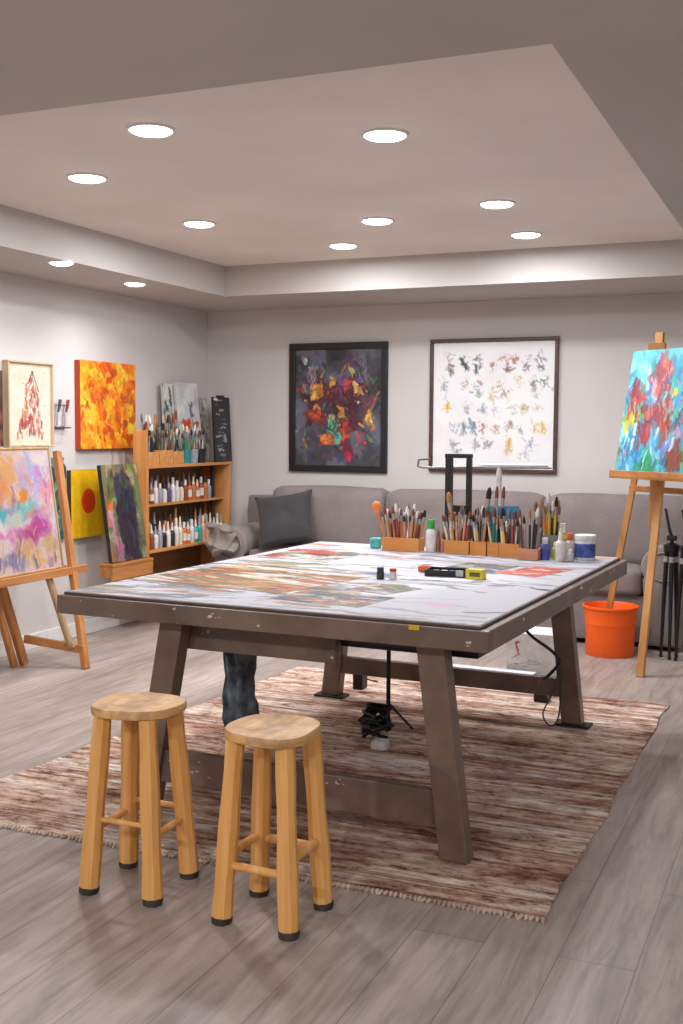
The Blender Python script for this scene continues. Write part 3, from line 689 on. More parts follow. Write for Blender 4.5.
def open_box(name, label, cat, loc, rz, w, d, h, mat, th=.007, group=None):
    t = thing(name, label, cat, loc, rz, group)
    for nm, lo, hi in (('bottom', (-w / 2, -d / 2, 0), (w / 2, d / 2, th)), ('front_panel', (-w / 2, -d / 2, th), (w / 2, -d / 2 + th, h)), ('back_panel', (-w / 2, d / 2 - th, th), (w / 2, d / 2, h)), ('side_panel', (-w / 2, -d / 2 + th, th), (-w / 2 + th, d / 2 - th, h)), ('side_panel', (w / 2 - th, -d / 2 + th, th), (w / 2, d / 2 - th, h))):
        b = MB(); b.box(lo, hi, .0015); part(nm, b, mat, t)
    return t
M_BOXW = wood('#cf8a45', '#b87334', '#dc9c58', 0, 18, .1, .5, False); M_BOXY = wood('#c98f52', '#b07638', '#d8a46a', 1, 18, .1, .5, False)
rng = random.Random(3)
TZ = ZP
boxes = [(-2.07, -1.866, 5.335, 'leftmost wooden box on the table', 24), (-1.735, -1.605, 5.335, 'wide box beside green-capped bottle', 21), (-1.600, -1.515, 5.33, 'narrow middle wooden box on the table', 15), (-1.510, -1.450, 5.325, 'narrowest wooden box on the table', 10), (-1.445, -1.342, 5.30, 'wooden box before the blue folder', 18)]
ux = (math.cos(R(-2)), math.sin(R(-2)), 0)
for x0, x1, y, wh, n in boxes:
    w = x1 - x0; c = ((x0 + x1) / 2, y + .045, TZ)
    open_box('brush_box', 'small orange-brown ' + wh + ', full of brushes', 'box', c, R(-2), w - .002, .085, .068, M_BOXW, group='wooden brush boxes on the table')
    fill_brushes(n, c, ux, w - .02, .072, TZ + .0085, wh, 'brushes in the ' + wh, rng, .17, .235, None, (.005, .008))
cpot = (-1.285, 5.275, TZ)
open_box('brush_box', 'low pale pinkish wooden box at the right end of the brush row', 'box', cpot, R(-2), .10, .07, .055, wood('#c98a68', '#b57552', None, 0, 18, .1, .5, False), group='wooden brush boxes on the table')
fill_brushes(8, cpot, ux, .085, .058, TZ + .0085, 'pale box at the brush row right end', 'brushes in the pale box', rng, .18, .28, ['black', 'white', 'pink', 'maroon', 'black', 'grey'], (.005, .008))
# tall dark brushes rising behind the jars
jar = thing('brush_jar', 'clear jar holding tall black brushes behind the blue bottle', 'jar', (-1.215, 5.43, TZ))
b_ = MB(); b_.lathe([(.0, 0), (.038, 0), (.040, .01), (.040, .11), (.037, .11), (.036, .012), (.0, .011)], 20, close=False); part('glass_body', b_, plain('#b9c2c0', .1, var=.03, trans=.6), jar, 50)
fill_brushes(8, (-1.215, 5.43, 0), ux, .055, .05, TZ + .013, 'clear jar behind the blue bottle', 'tall brushes in the clear jar', rng, .24, .31, ['black', 'black', 'dark brown', 'grey', 'yellow', 'orange'], (.005, .008), .3)
# big white-bristled brush, wooden spoon, pair of red brushes, chunky black
brush((-1.70, 5.40, TZ + .0085), (-.12, 0, 1), .30, 'white', 'tan', 'wide white brush with yellowed bristles standing tallest in the wide box', 'large brushes in the row', .013)
brush((-1.555, 5.40, TZ + .0085), (.10, 0, 1), .33, 'green', 'dark', 'big black-bristled brush leaning tall from the narrow middle box', 'large brushes in the row', .012)
brush((-1.49, 5.395, TZ + .0085), (.02, 0, 1), .335, 'white', 'rust', 'long white brush with rusty tip, left of a matching pair', 'large brushes in the row', .008)
brush((-1.468, 5.395, TZ + .0085), (.06, 0, 1), .335, 'cream', 'rust', 'long cream brush with rusty tip, right of a matching pair', 'large brushes in the row', .008)
sp = thing('wooden_spoon', 'orange wooden spoon standing at the left end of the first brush box', 'spoon', (-2.052, 5.375, TZ + .0085))
b_ = MB(); b_.tube([(0, 0, 0), (-.025, 0, .09), (-.05, 0, .178)], [.007, .007, .009], 8); part('handle', b_, plain('#c9702f', .45), sp, 60)
b_ = MB(); Mx = Matrix.Translation((-.060, 0, .206)) @ Matrix.Rotation(R(-14), 4, 'Y')
b_.lathe([(.004, -.036), (.018, -.026), (.026, -.005), (.026, .012), (.017, .030), (.004, .036)], 16, Mx @ Matrix.Diagonal((1, .4, 1, 1))); part('bowl', b_, plain('#d0793a', .45), sp, 70)

def bottle(loc, r, h, body, cap, label, cat, group, neck=.5, cr=.55, cone=False, band=None, name='paint_bottle'):
    t = thing(name, label, cat, loc, 0, group)
    bh = h * (.70 if not cone else .62)
    b = MB(); b.lathe([(r * .9, 0), (r, h * .02), (r, bh * .86), (r * .85, bh * .95), (r * neck, bh), (r * neck, bh + h * .03)], 14); part('body', b, body if not isinstance(body, str) else plain(body, .35), t, 40)
    b = MB()
    if cone: b.lathe([(r * cr, bh + h * .025), (r * cr, bh + h * .10), (r * .22, h * .97), (r * .15, h)], 12)
    else: b.lathe([(r * cr, bh + h * .025), (r * cr, h * .985), (r * cr * .9, h)], 12)
    part('cap', b, plain(cap, .4), t, 40)
    if band:
        b = MB(); b.lathe([(r * 1.012, bh * .22), (r * 1.012, bh * .72)], 14); part('label_band', b, plain(band, .5), t, 40)
    return t
G = 'bottles and tubs beside the brush boxes'
bottle((-1.818, 5.375, TZ), .026, .165, '#dcdad6', '#2f9a3f', 'white bottle with bright green cap between the two left brush boxes', 'bottle', G, .7, .75, False, '#e9e7e4')
for k, (x, c, lb) in enumerate(((-1.783, '#a8604f', 'terracotta'), (-1.757, '#b8806c', 'pale pink'))):
    bottle((x, 5.39 - k * .005, TZ), .0115, .12 - .01 * k, c, '#8a4a3c', f'{lb} slim paint tube upright right of the green-capped bottle', 'tube', G, .6, .7, True, name='paint_tube')
bottle((-1.218, 5.305, TZ), .0235, .105, '#4a56a4', '#c9ccd8', 'blue bottle with pale cap in front of the black brushes', 'bottle', G, .6, .6, False, '#3f4a9c')
bottle((-1.172, 5.33, TZ), .018, .085, '#a3a64a', '#d8d4a8', 'small yellow green bottle right of the blue bottle', 'bottle', G)
bottle((-1.140, 5.29, TZ), .024, .155, '#e8e4dc', '#d8d6d0', 'tall white bottle in front of the blue-white tub', 'bottle', G, .55, .5, True)
bottle((-1.117, 5.40, TZ), .026, .125, '#d8c9c0', '#c95a3a', 'cream bottle with red cap behind the tall white bottle', 'bottle', G)
bottle((-1.165, 5.455, TZ), .022, .165, '#c9b84a', '#e9e2c4', 'yellow bottle with cream cap at the back beside the clear brush jar', 'bottle', G)
bottle((-1.095, 5.305, TZ), .016, .055, '#b4bcc8', '#dfe2e6', 'tiny grey bottle standing before the blue-white tub', 'bottle', G)
tb = thing('paint_tub', 'squat tub with blue label and white lid at the row right end', 'tub', (-1.045, 5.405, TZ), 0, G)
b_ = MB(); b_.lathe([(.046, 0), (.048, .004), (.049, .10), (.045, .105)], 24); part('body', b_, plain('#d6d8da', .4), tb, 40)
b_ = MB(); b_.lathe([(.0492, .012), (.0495, .078)], 24, close=False); part('label_band', b_, plain('#3f4f8c', .45, var=.35, scale=26), tb, 40)
b_ = MB(); b_.lathe([(.052, .098), (.052, .116), (.049, .119)], 24); part('lid', b_, plain('#dcdfe2', .4), tb, 40)
b_ = MB(); b_.soft((-.028, -.02, 0), (.028, .02, .055), .008, n=4); o = part('sponge', b_, plain('#4fa8a4', .8, var=.2), None, 60, loc=(-2.135, 5.42, TZ)); tag(o, 'turquoise sponge block left of the first brush box', 'sponge')
# small paint pots in the middle of the table
bottle((-1.672, 4.30, TZ), .016, .05, '#2b2a30', '#3a3940', 'tiny dark grey paint pot, left of two in the table middle', 'pot', 'small pots in the table middle', .8, .9, name='paint_pot')
bottle((-1.622, 4.315, TZ), .015, .046, '#d9d4cf', '#c4501f', 'tiny white pot with orange lid, right of two in the table middle', 'pot', 'small pots in the table middle', .8, .95, name='paint_pot')
pc = thing('paint_case', 'flat open black paint case with clasp in the table middle', 'case', (-1.44, 4.54, TZ + .0012), R(6))
b_ = MB(); b_.box((-.105, -.06, 0), (.105, .06, .008), .002); b_.box((-.105, -.06, .008), (-.098, .06, .026)); b_.box((.098, -.06, .008), (.105, .06, .026)); b_.box((-.098, -.06, .008), (.098, -.053, .026)); b_.box((-.098, .053, .008), (.098, .06, .026)); part('tray', b_, M_BLACK, pc)
b_ = MB(); b_.box((.03, -.066, .004), (.062, -.0605, .03), .002); part('clasp', b_, plain('#a9abb2', .3, .6), pc)
for k, c in enumerate(('#8a3a34', '#d8d2c8', '#3a4a6a', '#6a5a34', '#a8a4a0')):
    b_ = MB(); b_.box((-.085 + k * .035, -.03, .009), (-.058 + k * .035, .03, .018), .002); part('paint_pan', b_, plain(c, .5), pc)
b_ = MB(); b_.box((-.038, -.022, 0), (.038, .022, .042), .003); o = thing('yellow_carton', 'small yellow box at the right end of the black paint case', 'box', (-1.315, 4.475, TZ + .0), R(-4)); part('carton', b_, plain('#d8c22a', .5), o)
b_ = MB(); b_.box((-.02, -.0228, .012), (.026, -.0222, .03)); part('label_band', b_, plain('#5f5a24', .5), o)
b_ = MB(); b_.soft((-.035, -.02, 0), (.035, .02, .03), .012, n=4, wob=.006); o = part('crumpled_rag', b_, plain('#c9603a', .8, var=.25), None, 60, loc=(-1.575, 4.60, TZ)); tag(o, 'crumpled orange red rag at the left end of the paint case', 'rag')
b_ = MB(); b_.box((-.012, -.0015, 0), (.012, .0015, .0)) if False else None
b_ = MB(); b_.poly([(-.17, -.03), (.16, -.035), (.165, .03), (-.16, .035)], 0, .0012); o = part('paper_strip', b_, plain('#e2e0e2', .6, var=.03), None, loc=(-1.47, 4.40, TZ)); o.rotation_euler = (0, 0, R(8)); tag(o, 'white paper strip in front of the black paint case', 'paper')
b_ = MB(); b_.box((-.018, -.0006, 0), (.018, .0006, .016)); o = part('masking_tape', b_, plain('#d8b820', .5), None, loc=TM @ Vector((.60, -HY - .0012, .806))); o.rotation_euler = (0, 0, R(-2)); tag(o, 'yellow tape stuck on the front edge of the table', 'tape')

# blue folder, black stand, lamp behind the brushes
b_ = MB(); Mx = Matrix.Rotation(R(8), 4, 'Y') @ Matrix.Rotation(R(-12), 4, 'X')
b_.poly([(-.075, 0), (.06, 0), (.08, .24), (-.075, .235)], -.004, .004, Matrix.Rotation(R(78), 4, 'X'))
o = part('folder', b_, plain('#1f7fa4', .45), None, loc=(-1.475, 5.445, TZ + .004)); tag(o, 'bright blue folder standing behind the wooden brush boxes', 'folder')
st = thing('tabletop_easel', 'black metal upright frame standing behind the brush boxes', 'easel', (-1.705, 5.485, TZ), R(-2))
for x0, x1, nm in ((-.072, -.040, 'post'), (.040, .062, 'post')):
    b_ = MB(); b_.box((x0, -.02, .012), (x1, .02, .475), .003); part(nm, b_, M_BLACK, st)
b_ = MB(); b_.box((-.074, -.022, .475), (.064, .022, .497), .004); part('top_bar', b_, M_BLACK, st)
b_ = MB(); b_.box((-.039, -.016, .20), (.039, .016, .235), .003); part('cross_bar', b_, M_BLACK, st)
b_ = MB(); b_.box((-.09, -.035, 0), (.08, .035, .012), .003); part('base', b_, M_BLACK, st)
lp = thing('desk_lamp', 'slim white bar lamp on an upright white post behind the brushes', 'lamp', (-1.52, 5.565, TZ), R(-2))
b_ = MB(); b_.lathe([(.05, 0), (.05, .012), (.015, .018)], 20); part('base', b_, plain('#dcdcdc', .35), lp, 40)
b_ = MB(); b_.tube([(0, 0, .015), (0, 0, .36), (0, 0, .395), (0, 0, .43)], [.012, .014, .017, .009], 12); part('post', b_, plain('#e2e1e0', .35), lp, 50)
b_ = MB(); b_.tube([(-.44, 0, .462), (-.445, 0, .425), (-.42, 0, .420), (.0, 0, .428), (.27, 0, .432)], .006, 8); part('arm', b_, plain('#8f8d8c', .35, .4), lp, 60)
b_ = MB(); b_.tube([(-.44, 0, .462), (-.38, 0, .466)], .006, 8); part('hook', b_, plain('#6f6d6c', .35, .4), lp, 60)
b_ = MB(); b_.tube([(-.10, -.002, .440), (.25, -.002, .444)], .006, 10); part('light_tube', b_, plain('#f2f2f2', .3, var=.01), lp, 60)

# ================================================================== bookcase
BX, BY0, BY1 = -4.45, 6.83, 8.06
bc = thing('bookcase', 'open orange pine shelf unit of paint bottles on the left wall', 'bookcase', (-4.59, (BY0 + BY1) / 2, 0))
M_PS = wood('#c98a4c', '#b07236', '#d89e62', 2, 12, .08, .5); M_PSY = wood('#c98a4c', '#b07236', '#d89e62', 1, 12, .08, .5); M_BKP = wood('#8a6848', '#6f5036', '#9c7a58', 1, 10, .1, .6, False)
hy = (BY1 - BY0) / 2; D = .135
for nm, lo, hi, m in (('side_panel', (-D, -hy, .17), (D, -hy + .025, 1.16), M_PS), ('side_panel', (-D, hy - .025, .17), (D, hy, 1.16), M_PS), ('back_panel', (-D - .0205, -hy, .17), (-D, hy, 1.16), M_BKP),
                      ('top', (-D - .008, -hy, 1.1605), (D + .008, hy + .01, 1.182), M_PSY), ('shelf', (-D, -hy + .0255, .876), (D - .05, hy - .0255, .894), M_PSY), ('shelf', (-D, -hy + .0255, .545), (D + .004, hy - .0255, .565), M_PSY), ('shelf', (-D, -hy + .0255, .20), (D, hy - .0255, .22), M_PSY)):
    b_ = MB(); b_.box(lo, hi, .002); part(nm, b_, m, bc)
b_ = MB(); b_.box((D - .1, -hy - .026, .17), (D + .012, -hy - .001, 1.435), .003); part('post', b_, M_PS, bc)
b_ = MB(); b_.box((D - .113, hy - .14, .57), (D - .085, hy - .11, 1.155), .002); part('bracket_post', b_, M_DARK, bc)
def shelfpos(y, dx=0): return -4.59 + dx, y
S_MID, S_LOW, S_TOP, S_BOT = .8945, .5655, 1.1825, .2205
brng = random.Random(9)
PC = {'white': '#d8d4ce', 'pink': '#d08a84', 'red': '#c23a34', 'grey': '#9a98a0', 'orange': '#d0682e', 'brown': '#8a4a30', 'amber': '#b8743a', 'black': '#26242a', 'teal': '#3aa4a0', 'peach': '#d8a488', 'violet': '#5a4a7a', 'cream': '#dccbb0', 'tan': '#b48a62'}
mid = ['white', 'red', 'brown', 'white', 'grey', 'white', 'violet', 'white', 'white', 'cream', 'brown', 'orange', 'amber', 'orange', 'brown', 'amber', 'grey']
low = ['orange', 'brown', 'white', 'grey', 'black', 'white', 'black', 'white', 'cream', 'orange', 'orange', 'white', 'teal', 'teal', 'peach', 'peach', 'tan', 'amber', 'white', 'white']
def row(lst, zz, dx, y0, y1, shelf, hs, rowname, caps):
    n = len(lst)
    for i, c in enumerate(lst):
        y = y0 + (y1 - y0) * i / (n - 1); h = brng.uniform(*hs); cap = brng.choice(caps)
        cone = brng.random() < .6
        bottle((-4.59 + dx, y, zz), .0215, h, PC[c], PC[cap], f'{c} bottle, {cap} cap, {nth(i, n)}, {rowname} row, {shelf} of bookcase', 'bottle', f'paint bottles on the {shelf}', .5, .5, cone, PC['white'] if c in ('orange', 'teal', 'brown', 'black') and brng.random() < .6 else None)
row(mid, S_MID, .045, 6.90, 7.86, 'upper shelf', (.14, .185), 'front', ['white', 'black', 'brown', 'cream', 'grey'])
row(['brown', 'black', 'grey', 'brown', 'amber', 'black', 'tan', 'grey', 'brown', 'amber', 'black', 'brown', 'tan'], S_MID, -.035, 6.92, 7.84, 'upper shelf', (.19, .225), 'back', ['black', 'brown', 'grey'])
row(low, S_LOW, .085, 6.90, 7.985, 'lower shelf', (.165, .215), 'front', ['white', 'white', 'cream', 'grey'])
row(['brown', 'black', 'grey', 'black', 'brown', 'amber', 'black', 'tan', 'brown', 'black', 'teal', 'brown', 'amber', 'tan', 'brown'], S_LOW, -.01, 6.92, 7.97, 'lower shelf', (.225, .285), 'back', ['black', 'brown', 'grey', 'tan'])
row(['white', 'grey', 'red', 'pink', 'brown', 'white'], S_BOT, .05, 6.95, 7.45, 'bottom shelf', (.13, .17), 'front', ['red', 'white', 'black'])
# top of the bookcase
tops = [(6.90, 7.05, 'left wooden box on the bookcase top', 14, .095), (7.06, 7.24, 'middle wooden box on the bookcase top', 15, .105), (7.245, 7.395, 'right wooden box on the bookcase top', 12, .095)]
for y0, y1, wh, n, hh in tops:
    c = (-4.545, (y0 + y1) / 2, S_TOP)
    open_box('brush_box', 'orange-brown ' + wh + ', holding brushes', 'box', c, R(90), y1 - y0 - .004, .11, hh, M_BOXY, group='brush boxes on the bookcase')
    fill_brushes(n, c, (0, 1, 0), y1 - y0 - .03, .09, S_TOP + .008, wh, 'brushes in the ' + wh, rng, .22, .40, ['black', 'dark brown', 'white', 'grey', 'maroon', 'natural wood', 'green', 'black', 'cream', 'grey', 'maroon'], (.006, .011), .22)
def cup(y, c, label, r=.045, h=.11, x=-4.52):
    t = thing('brush_cup', label, 'cup', (x, y, S_TOP), 0, 'brush cups on the bookcase')
    b = MB(); b.lathe([(0, 0), (r * .85, 0), (r, h), (r * .93, h), (r * .8, .008), (0, .008)], 18, close=False); part('body', b, plain(c, .4), t, 50)
for y, c, lb, n, cols in ((7.465, '#1f7f80', 'teal', 8, ['orange', 'yellow', 'teal', 'green', 'red', 'natural wood']), (7.575, '#8f959c', 'grey', 6, ['red', 'white', 'yellow', 'grey', 'blue']), (7.69, '#1d1d22', 'black', 7, ['black', 'maroon', 'white', 'grey', 'pink'])):
    cup(y, c, f'{lb} cup of brushes on the bookcase top, right of the wooden boxes')
    fill_brushes(n, (-4.52, y, 0), (0, 1, 0), .06, .055, S_TOP + .010, f'{lb} cup on the bookcase top', f'brushes in the {lb} cup', rng, .22, .30, cols, (.006, .009), .5)
# canvases leaning behind
A = Art(40, 80, '#c9ccc8', 41); A.wash('#3f4f4a', 3, .5, .58, .9, sy=5); A.stroke(.6, .1, .7, .9, .2, '#4a5a55', .9, .8); A.wash('#e6e6e4', 4, .56, .62, .9)
B = Art(60, 110, '#dedfdf', 42); B.wash('#c9cbcc', 3, .5, .6, .7); B.blob(.62, .30, .10, .13, '#5a5c62', .9, .5); B.wash('#f0f0ee', 3, .56, .62, .8); B.blob(.36, .52, .24, .075, '#e0522a', 1, .5); B.blob(.80, .53, .12, .05, '#d8502c', .9, .5); B.stroke(.6, .3, .66, .6, .04, '#8a8a90', .8)
C = Art(40, 80, '#c9c5c0', 43); C.wash('#a8a29c', 4, .48, .58, .9); C.wash('#e4e2de', 4, .55, .6, .9); C.wash('#7a726c', 5, .6, .65, .8)
for art, y0, y1, z1, x, lb in ((A, 7.40, 7.57, 1.795, XL + .085, 'small canvas of dark green streaks, left of three on the bookcase'), (B, 7.55, 7.89, 1.81, XL + .125, 'tall whitish canvas with grey smear, middle of three on the bookcase'), (C, 7.89, 8.05, 1.70, XL + .095, 'narrow beige grey canvas, right of three on the bookcase')):
    wall_canvas('canvas_painting', lb, art, y0, y1, S_TOP, z1, .018, '#bdbab4', x=x, lean=R(-4 if x < -4.63 else -6), group='canvases leaning on the bookcase')
# dark board with pale marks and clip
A = Art(60, 110, '#1d1c20', 44); gg = np.random.default_rng(2)
for k in range(13):
    v = .07 + k * .068 + gg.uniform(-.01, .01); u0 = gg.uniform(.1, .5); A.stroke(u0, v, min(.9, u0 + gg.uniform(.1, .4)), v + gg.uniform(-.01, .01), gg.uniform(.012, .03), '#b9b7ba', gg.uniform(.5, .95), .6)
A.stroke(.06, .04, .3, .045, .03, '#e0dfe0'); A.blob(.6, .62, .14, .05, '#a4a2a8', .9, .6); A.blob(.3, .8, .14, .03, '#bdbbc0', .8, .6)
bd = thing('clip_board', 'tall black board with pale scribbles standing at the bookcase right end', 'board', (-4.47, 7.955, S_TOP), R(90)); bd.rotation_euler = (R(-3), 0, R(90))
part('panel', art_mesh('panel', A, .27, .52, .014, '#151417'), artmat(.4, .1, .05), bd)
b_ = MB(); b_.box((-.05, -.02, .505), (.05, .004, .535), .004); part('clip', b_, plain('#2b2b30', .3, .6), bd)

# ================================================================== sofa
def fabric(c, sc=260):
    m, nt, b = newmat('woven_fabric')
    mp = coords(nt); n = noise(nt, mp, sc, 3); n2 = noise(nt, mp, 3, 4)
    r = ramp(nt, [(.3, shade(c, .86)), (.7, shade(c, 1.1))]); nt.links.new(n.outputs['Fac'], r.inputs['Fac'])
    r2 = ramp(nt, [(.3, (.92, .92, .92)), (.7, (1.05, 1.05, 1.05))]); nt.links.new(n2.outputs['Fac'], r2.inputs['Fac'])
    mx = nt.nodes.new('ShaderNodeMix'); mx.data_type = 'RGBA'; mx.blend_type = 'MULTIPLY'; mx.inputs['Factor'].default_value = 1
    nt.links.new(r.outputs['Color'], mx.inputs['A']); nt.links.new(r2.outputs['Color'], mx.inputs['B']); nt.links.new(mx.outputs['Result'], b.inputs['Base Color'])
    b.inputs['Roughness'].default_value = .92; b.inputs['Specular IOR Level'].default_value = .15; b.inputs['Sheen Weight'].default_value = .15
    bump(nt, b, n.outputs['Fac'], .25, .003); return m
M_SOFA = fabric('#857b78'); M_SOFB = fabric('#8d837d')
sx0, sx1, sy0 = -4.33, -.80, 7.58
so = thing('sofa', 'long taupe grey fabric sofa with rolled arms along the back wall', 'sofa', ((sx0 + sx1) / 2, 7.87, 0))
def SL(x, y, z): return (x - (sx0 + sx1) / 2, y - 7.87, z)
b_ = MB(); b_.soft(SL(sx0 + .25, sy0 + .03, .03), SL(sx1 - .25, 8.13, .36), .03, n=6); part('base', b_, M_SOFA, so, 60)
b_ = MB(); b_.soft(SL(sx0 + .05, 7.99, .03), SL(sx1 - .02, 8.15, .93), .05, n=6); part('back_frame', b_, M_SOFA, so, 60)
for x0, x1 in ((sx0 + .28, -3.03), (-3.02, -1.86), (-1.85, sx1 - .29)):
    b_ = MB(); b_.soft(SL(x0, sy0, .345), SL(x1, 8.0, .535), .045, (0, .01, .02), 10); part('seat_cushion', b_, M_SOFB, so, 70)
for k, (x0, x1) in enumerate(((-3.98, -3.035), (-3.03, -1.835), (-1.83, -.60))):
    b_ = MB(); b_.soft(SL(x0, 7.83, .50), SL(x1, 8.10, 1.0), .07, (0, .03, .012), 12, wob=.006, seed=k); part('back_cushion', b_, M_SOFA, so, 70)
for x0, x1, s in ((sx0, sx0 + .28, -1), (sx1 - .29, sx1, 1)):
    b_ = MB(); n_ = 20; cx = (x0 + x1) / 2; prof = []
    pts = [(x0 + .03, .03), (x1 - .03, .03), (x1 - .03, .48)] + [(cx + .15 * math.cos(a), .56 + .14 * math.sin(a)) for a in [R(-30 + 240 * i / n_) for i in range(n_ + 1)]] + [(x0 + .03, .48)]
    ar = bmesh.new()
    Mx = Matrix(((1, 0, 0, 0), (0, 0, 1, 0), (0, 1, 0, 0), (0, 0, 0, 1)))
    b_.poly([(px - (sx0 + sx1) / 2, pz) for px, pz in pts], sy0 - .02 - 7.87, 8.12 - 7.87, Mx); ar.free()
    es = [e for e in b_.bm.edges if abs(e.verts[0].co.y - e.verts[1].co.y) < 1e-4 and e.verts[0].co.y < -.2]
    bmesh.ops.bevel(b_.bm, geom=es, offset=.02, segments=3, affect='EDGES', profile=.5)
    am = part('arm', b_, M_SOFB, so, 50)
    b_ = MB(); b_.tube([(cx - (sx0 + sx1) / 2 + .10 * math.cos(R(a)), sy0 - .022 - 7.87, .56 + .095 * math.sin(R(a))) for a in range(0, 361, 15)], .007, 6); part('piping', b_, M_SOFA, am, 60)
for x, y in ((sx0 + .1, sy0 + .08), (sx1 - .1, sy0 + .08), (sx0 + .1, 8.08), (sx1 - .1, 8.08)):
    b_ = MB(); a = SL(x, y, 0); b_.box((a[0] - .025, a[1] - .025, 0), (a[0] + .025, a[1] + .025, .032), .004); part('foot', b_, M_DARK, so)
# dark pillow
def pillow(name, label, loc, rot, w, h, t, mat):
    b = MB(); n = 18; fr, bk = [], []
    for j in range(n + 1):
        a, c = [], []
        for i in range(n + 1):
            u, v = i / n * 2 - 1, j / n * 2 - 1
            pin = 1 - .10 * (1 - u * u) * abs(v) ** 3; pin2 = 1 - .10 * (1 - v * v) * abs(u) ** 3
            x, z = u * w / 2 * pin2, v * h / 2 * pin; th = t / 2 * ((1 - u ** 4) * (1 - v ** 4)) ** .6
            wv = mnoise.noise((u * 2.2, v * 2.2, 3)) * .02 * (1 - u ** 4) * (1 - v ** 4)
            a.append(b.bm.verts.new((x, -th + wv, z)))
            c.append(a[-1] if i in (0, n) or j in (0, n) else b.bm.verts.new((x, th + wv, z)))
        fr.append(a); bk.append(c)
    for j in range(n):
        for i in range(n):
            b.bm.faces.new((fr[j][i], fr[j][i + 1], fr[j + 1][i + 1], fr[j + 1][i])); b.bm.faces.new((bk[j][i], bk[j + 1][i], bk[j + 1][i + 1], bk[j][i + 1]))
    o = part(name, b, mat, None, 70, loc, rot); return o
o = pillow('throw_pillow', '', (-3.76, 7.66, .765), (R(-20), R(-9), R(14)), .46, .42, .15, fabric('#444344', 200)); tag(o, 'dark grey velvet throw pillow leaning at the left sofa end', 'pillow')
b_ = MB(); b_.soft((-.11, -.04, -.13), (.10, .05, .09), .04, (0, .0, .0), 22, wob=.055, seed=4, fq=15)
o = part('throw_blanket', b_, fabric('#938a82', 120), None, 80, loc=(-4.22, 7.49, .63)); tag(o, 'crumpled beige grey throw hanging over the left sofa arm', 'blanket')

# ================================================================== right easel
M_EZ = wood('#c08a50', '#a46e36', '#d0a06a', 2, 14, .06, .45, False); M_EZX = wood('#b07440', '#945a2c', '#c08a54', 0, 14, .08, .45, False)
F0 = Vector((-.96, 6.72, 0)); e1 = Vector((-.82, .57, 0)).normalized(); nf = Vector((-.57, -.82, 0)).normalized()
ez = thing('easel', 'tall wooden tripod easel at right, holding the turquoise painting', 'easel', F0)
def EL(v): return Vector(v) - F0
knee = Vector((-.898, 6.93, 1.12)); mtop = Vector((-.922, 6.905, 2.035)); mlow = Vector((-.925, 6.90, .885))
b_ = MB(); b_.beam(EL((-.96, 6.72, .0)), EL(knee + Vector((0, 0, .05))), .045, .032, bev=.003, ref=(1, -.2, 0)); part('leg', b_, M_EZ, ez)
b_ = MB(); b_.beam(EL(mlow + Vector((-.012, .03, 0))), EL(mtop), .048, .03, bev=.003, ref=(1, -.2, 0)); part('mast', b_, M_EZ, ez)
b_ = MB(); b_.beam(EL((-1.3, 7.33, .018)), EL((-.985, 6.965, 1.60)), .038, .026, bev=.003, ref=(1, -.2, 0)); part('leg', b_, M_EZ, ez)
b_ = MB(); b_.beam(EL((-.50, 7.22, .0)), EL((-.865, 6.965, 1.60)), .038, .026, bev=.003, ref=(1, .2, 0)); part('leg', b_, M_EZ, ez)
tc = Vector((-1.155, 6.85, 1.20)); tdir = -e1
b_ = MB(); Mx = Matrix((tdir, nf, Vector((0, 0, 1)))).transposed().to_4x4(); Mx.translation = EL(tc)
b_.box((.0, -.06, -.03), (.66, .05, 0), .003, Mx); b_.box((.0, .035, -.02), (.64, .052, .018), .002, Mx); part('tray', b_, M_EZX, ez)
bc_ = knee + Vector((0, -.025, -.02))
b_ = MB(); b_.beam(EL(bc_ - tdir * .24 + Vector((0, .0, 0))), EL(bc_ + tdir * .30), .035, .022, bev=.002, ref=(0, 0, 1)); part('cross_bar', b_, M_EZX, ez)
b_ = MB(); b_.box((-.05, -.025, -.028), (.05, .03, .012), .003, Matrix.Translation(EL(mtop + Vector((-.015, 0, -.075))))); part('canvas_clamp', b_, M_EZX, ez)
A = Art(120, 140, '#2f9fb4', 51)
A.wash('#4fb8c4', 4, .46, .58, .9); A.wash('#2f7fae', 4, .56, .64, .8); A.wash('#7fcfd0', 5, .6, .66, .8)
for u, v, ru, rv, c in ((.42, .22, .15, .14, '#9c3a48'), (.50, .18, .05, .12, '#c25a6a'), (.36, .30, .05, .08, '#c98ab0'), (.40, .36, .08, .06, '#8f8fc4'), (.15, .40, .13, .08, '#c83a2c'), (.09, .56, .09, .10, '#b8b43a'), (.22, .52, .07, .09, '#5f9a5a'), (.55, .62, .10, .22, '#a8321f'), (.42, .56, .10, .12, '#94363c'), (.30, .72, .10, .12, '#8a2f34'), (.18, .82, .10, .18, '#3a7fae'), (.45, .78, .10, .18, '#4a9fc0'), (.62, .80, .09, .10, '#5a7fc0'),
                      (.40, .93, .22, .06, '#1f8a4a'), (.76, .88, .12, .12, '#7a2f24'), (.95, .84, .12, .14, '#7fc03a'), (.85, .55, .10, .22, '#b83a30'), (.95, .40, .08, .16, '#c8483c'), (.62, .34, .06, .06, '#e0c83a'), (.78, .40, .08, .10, '#3fb89c'), (.85, .2, .14, .14, '#45c0c4'), (.72, .68, .06, .06, '#c87a94')):
    A.blob(u, v, ru, rv, c, .95, .55)
A.many(50, (.05, .1, .95, .95), ['#c9e4e4', '#e8f0ee', '#8a2a24', '#d8503c', '#3a8fae', '#e0d04a', '#7a2a34'], (.008, .02), (.03, .12), (1, 2.2), (.6, 1), .6)
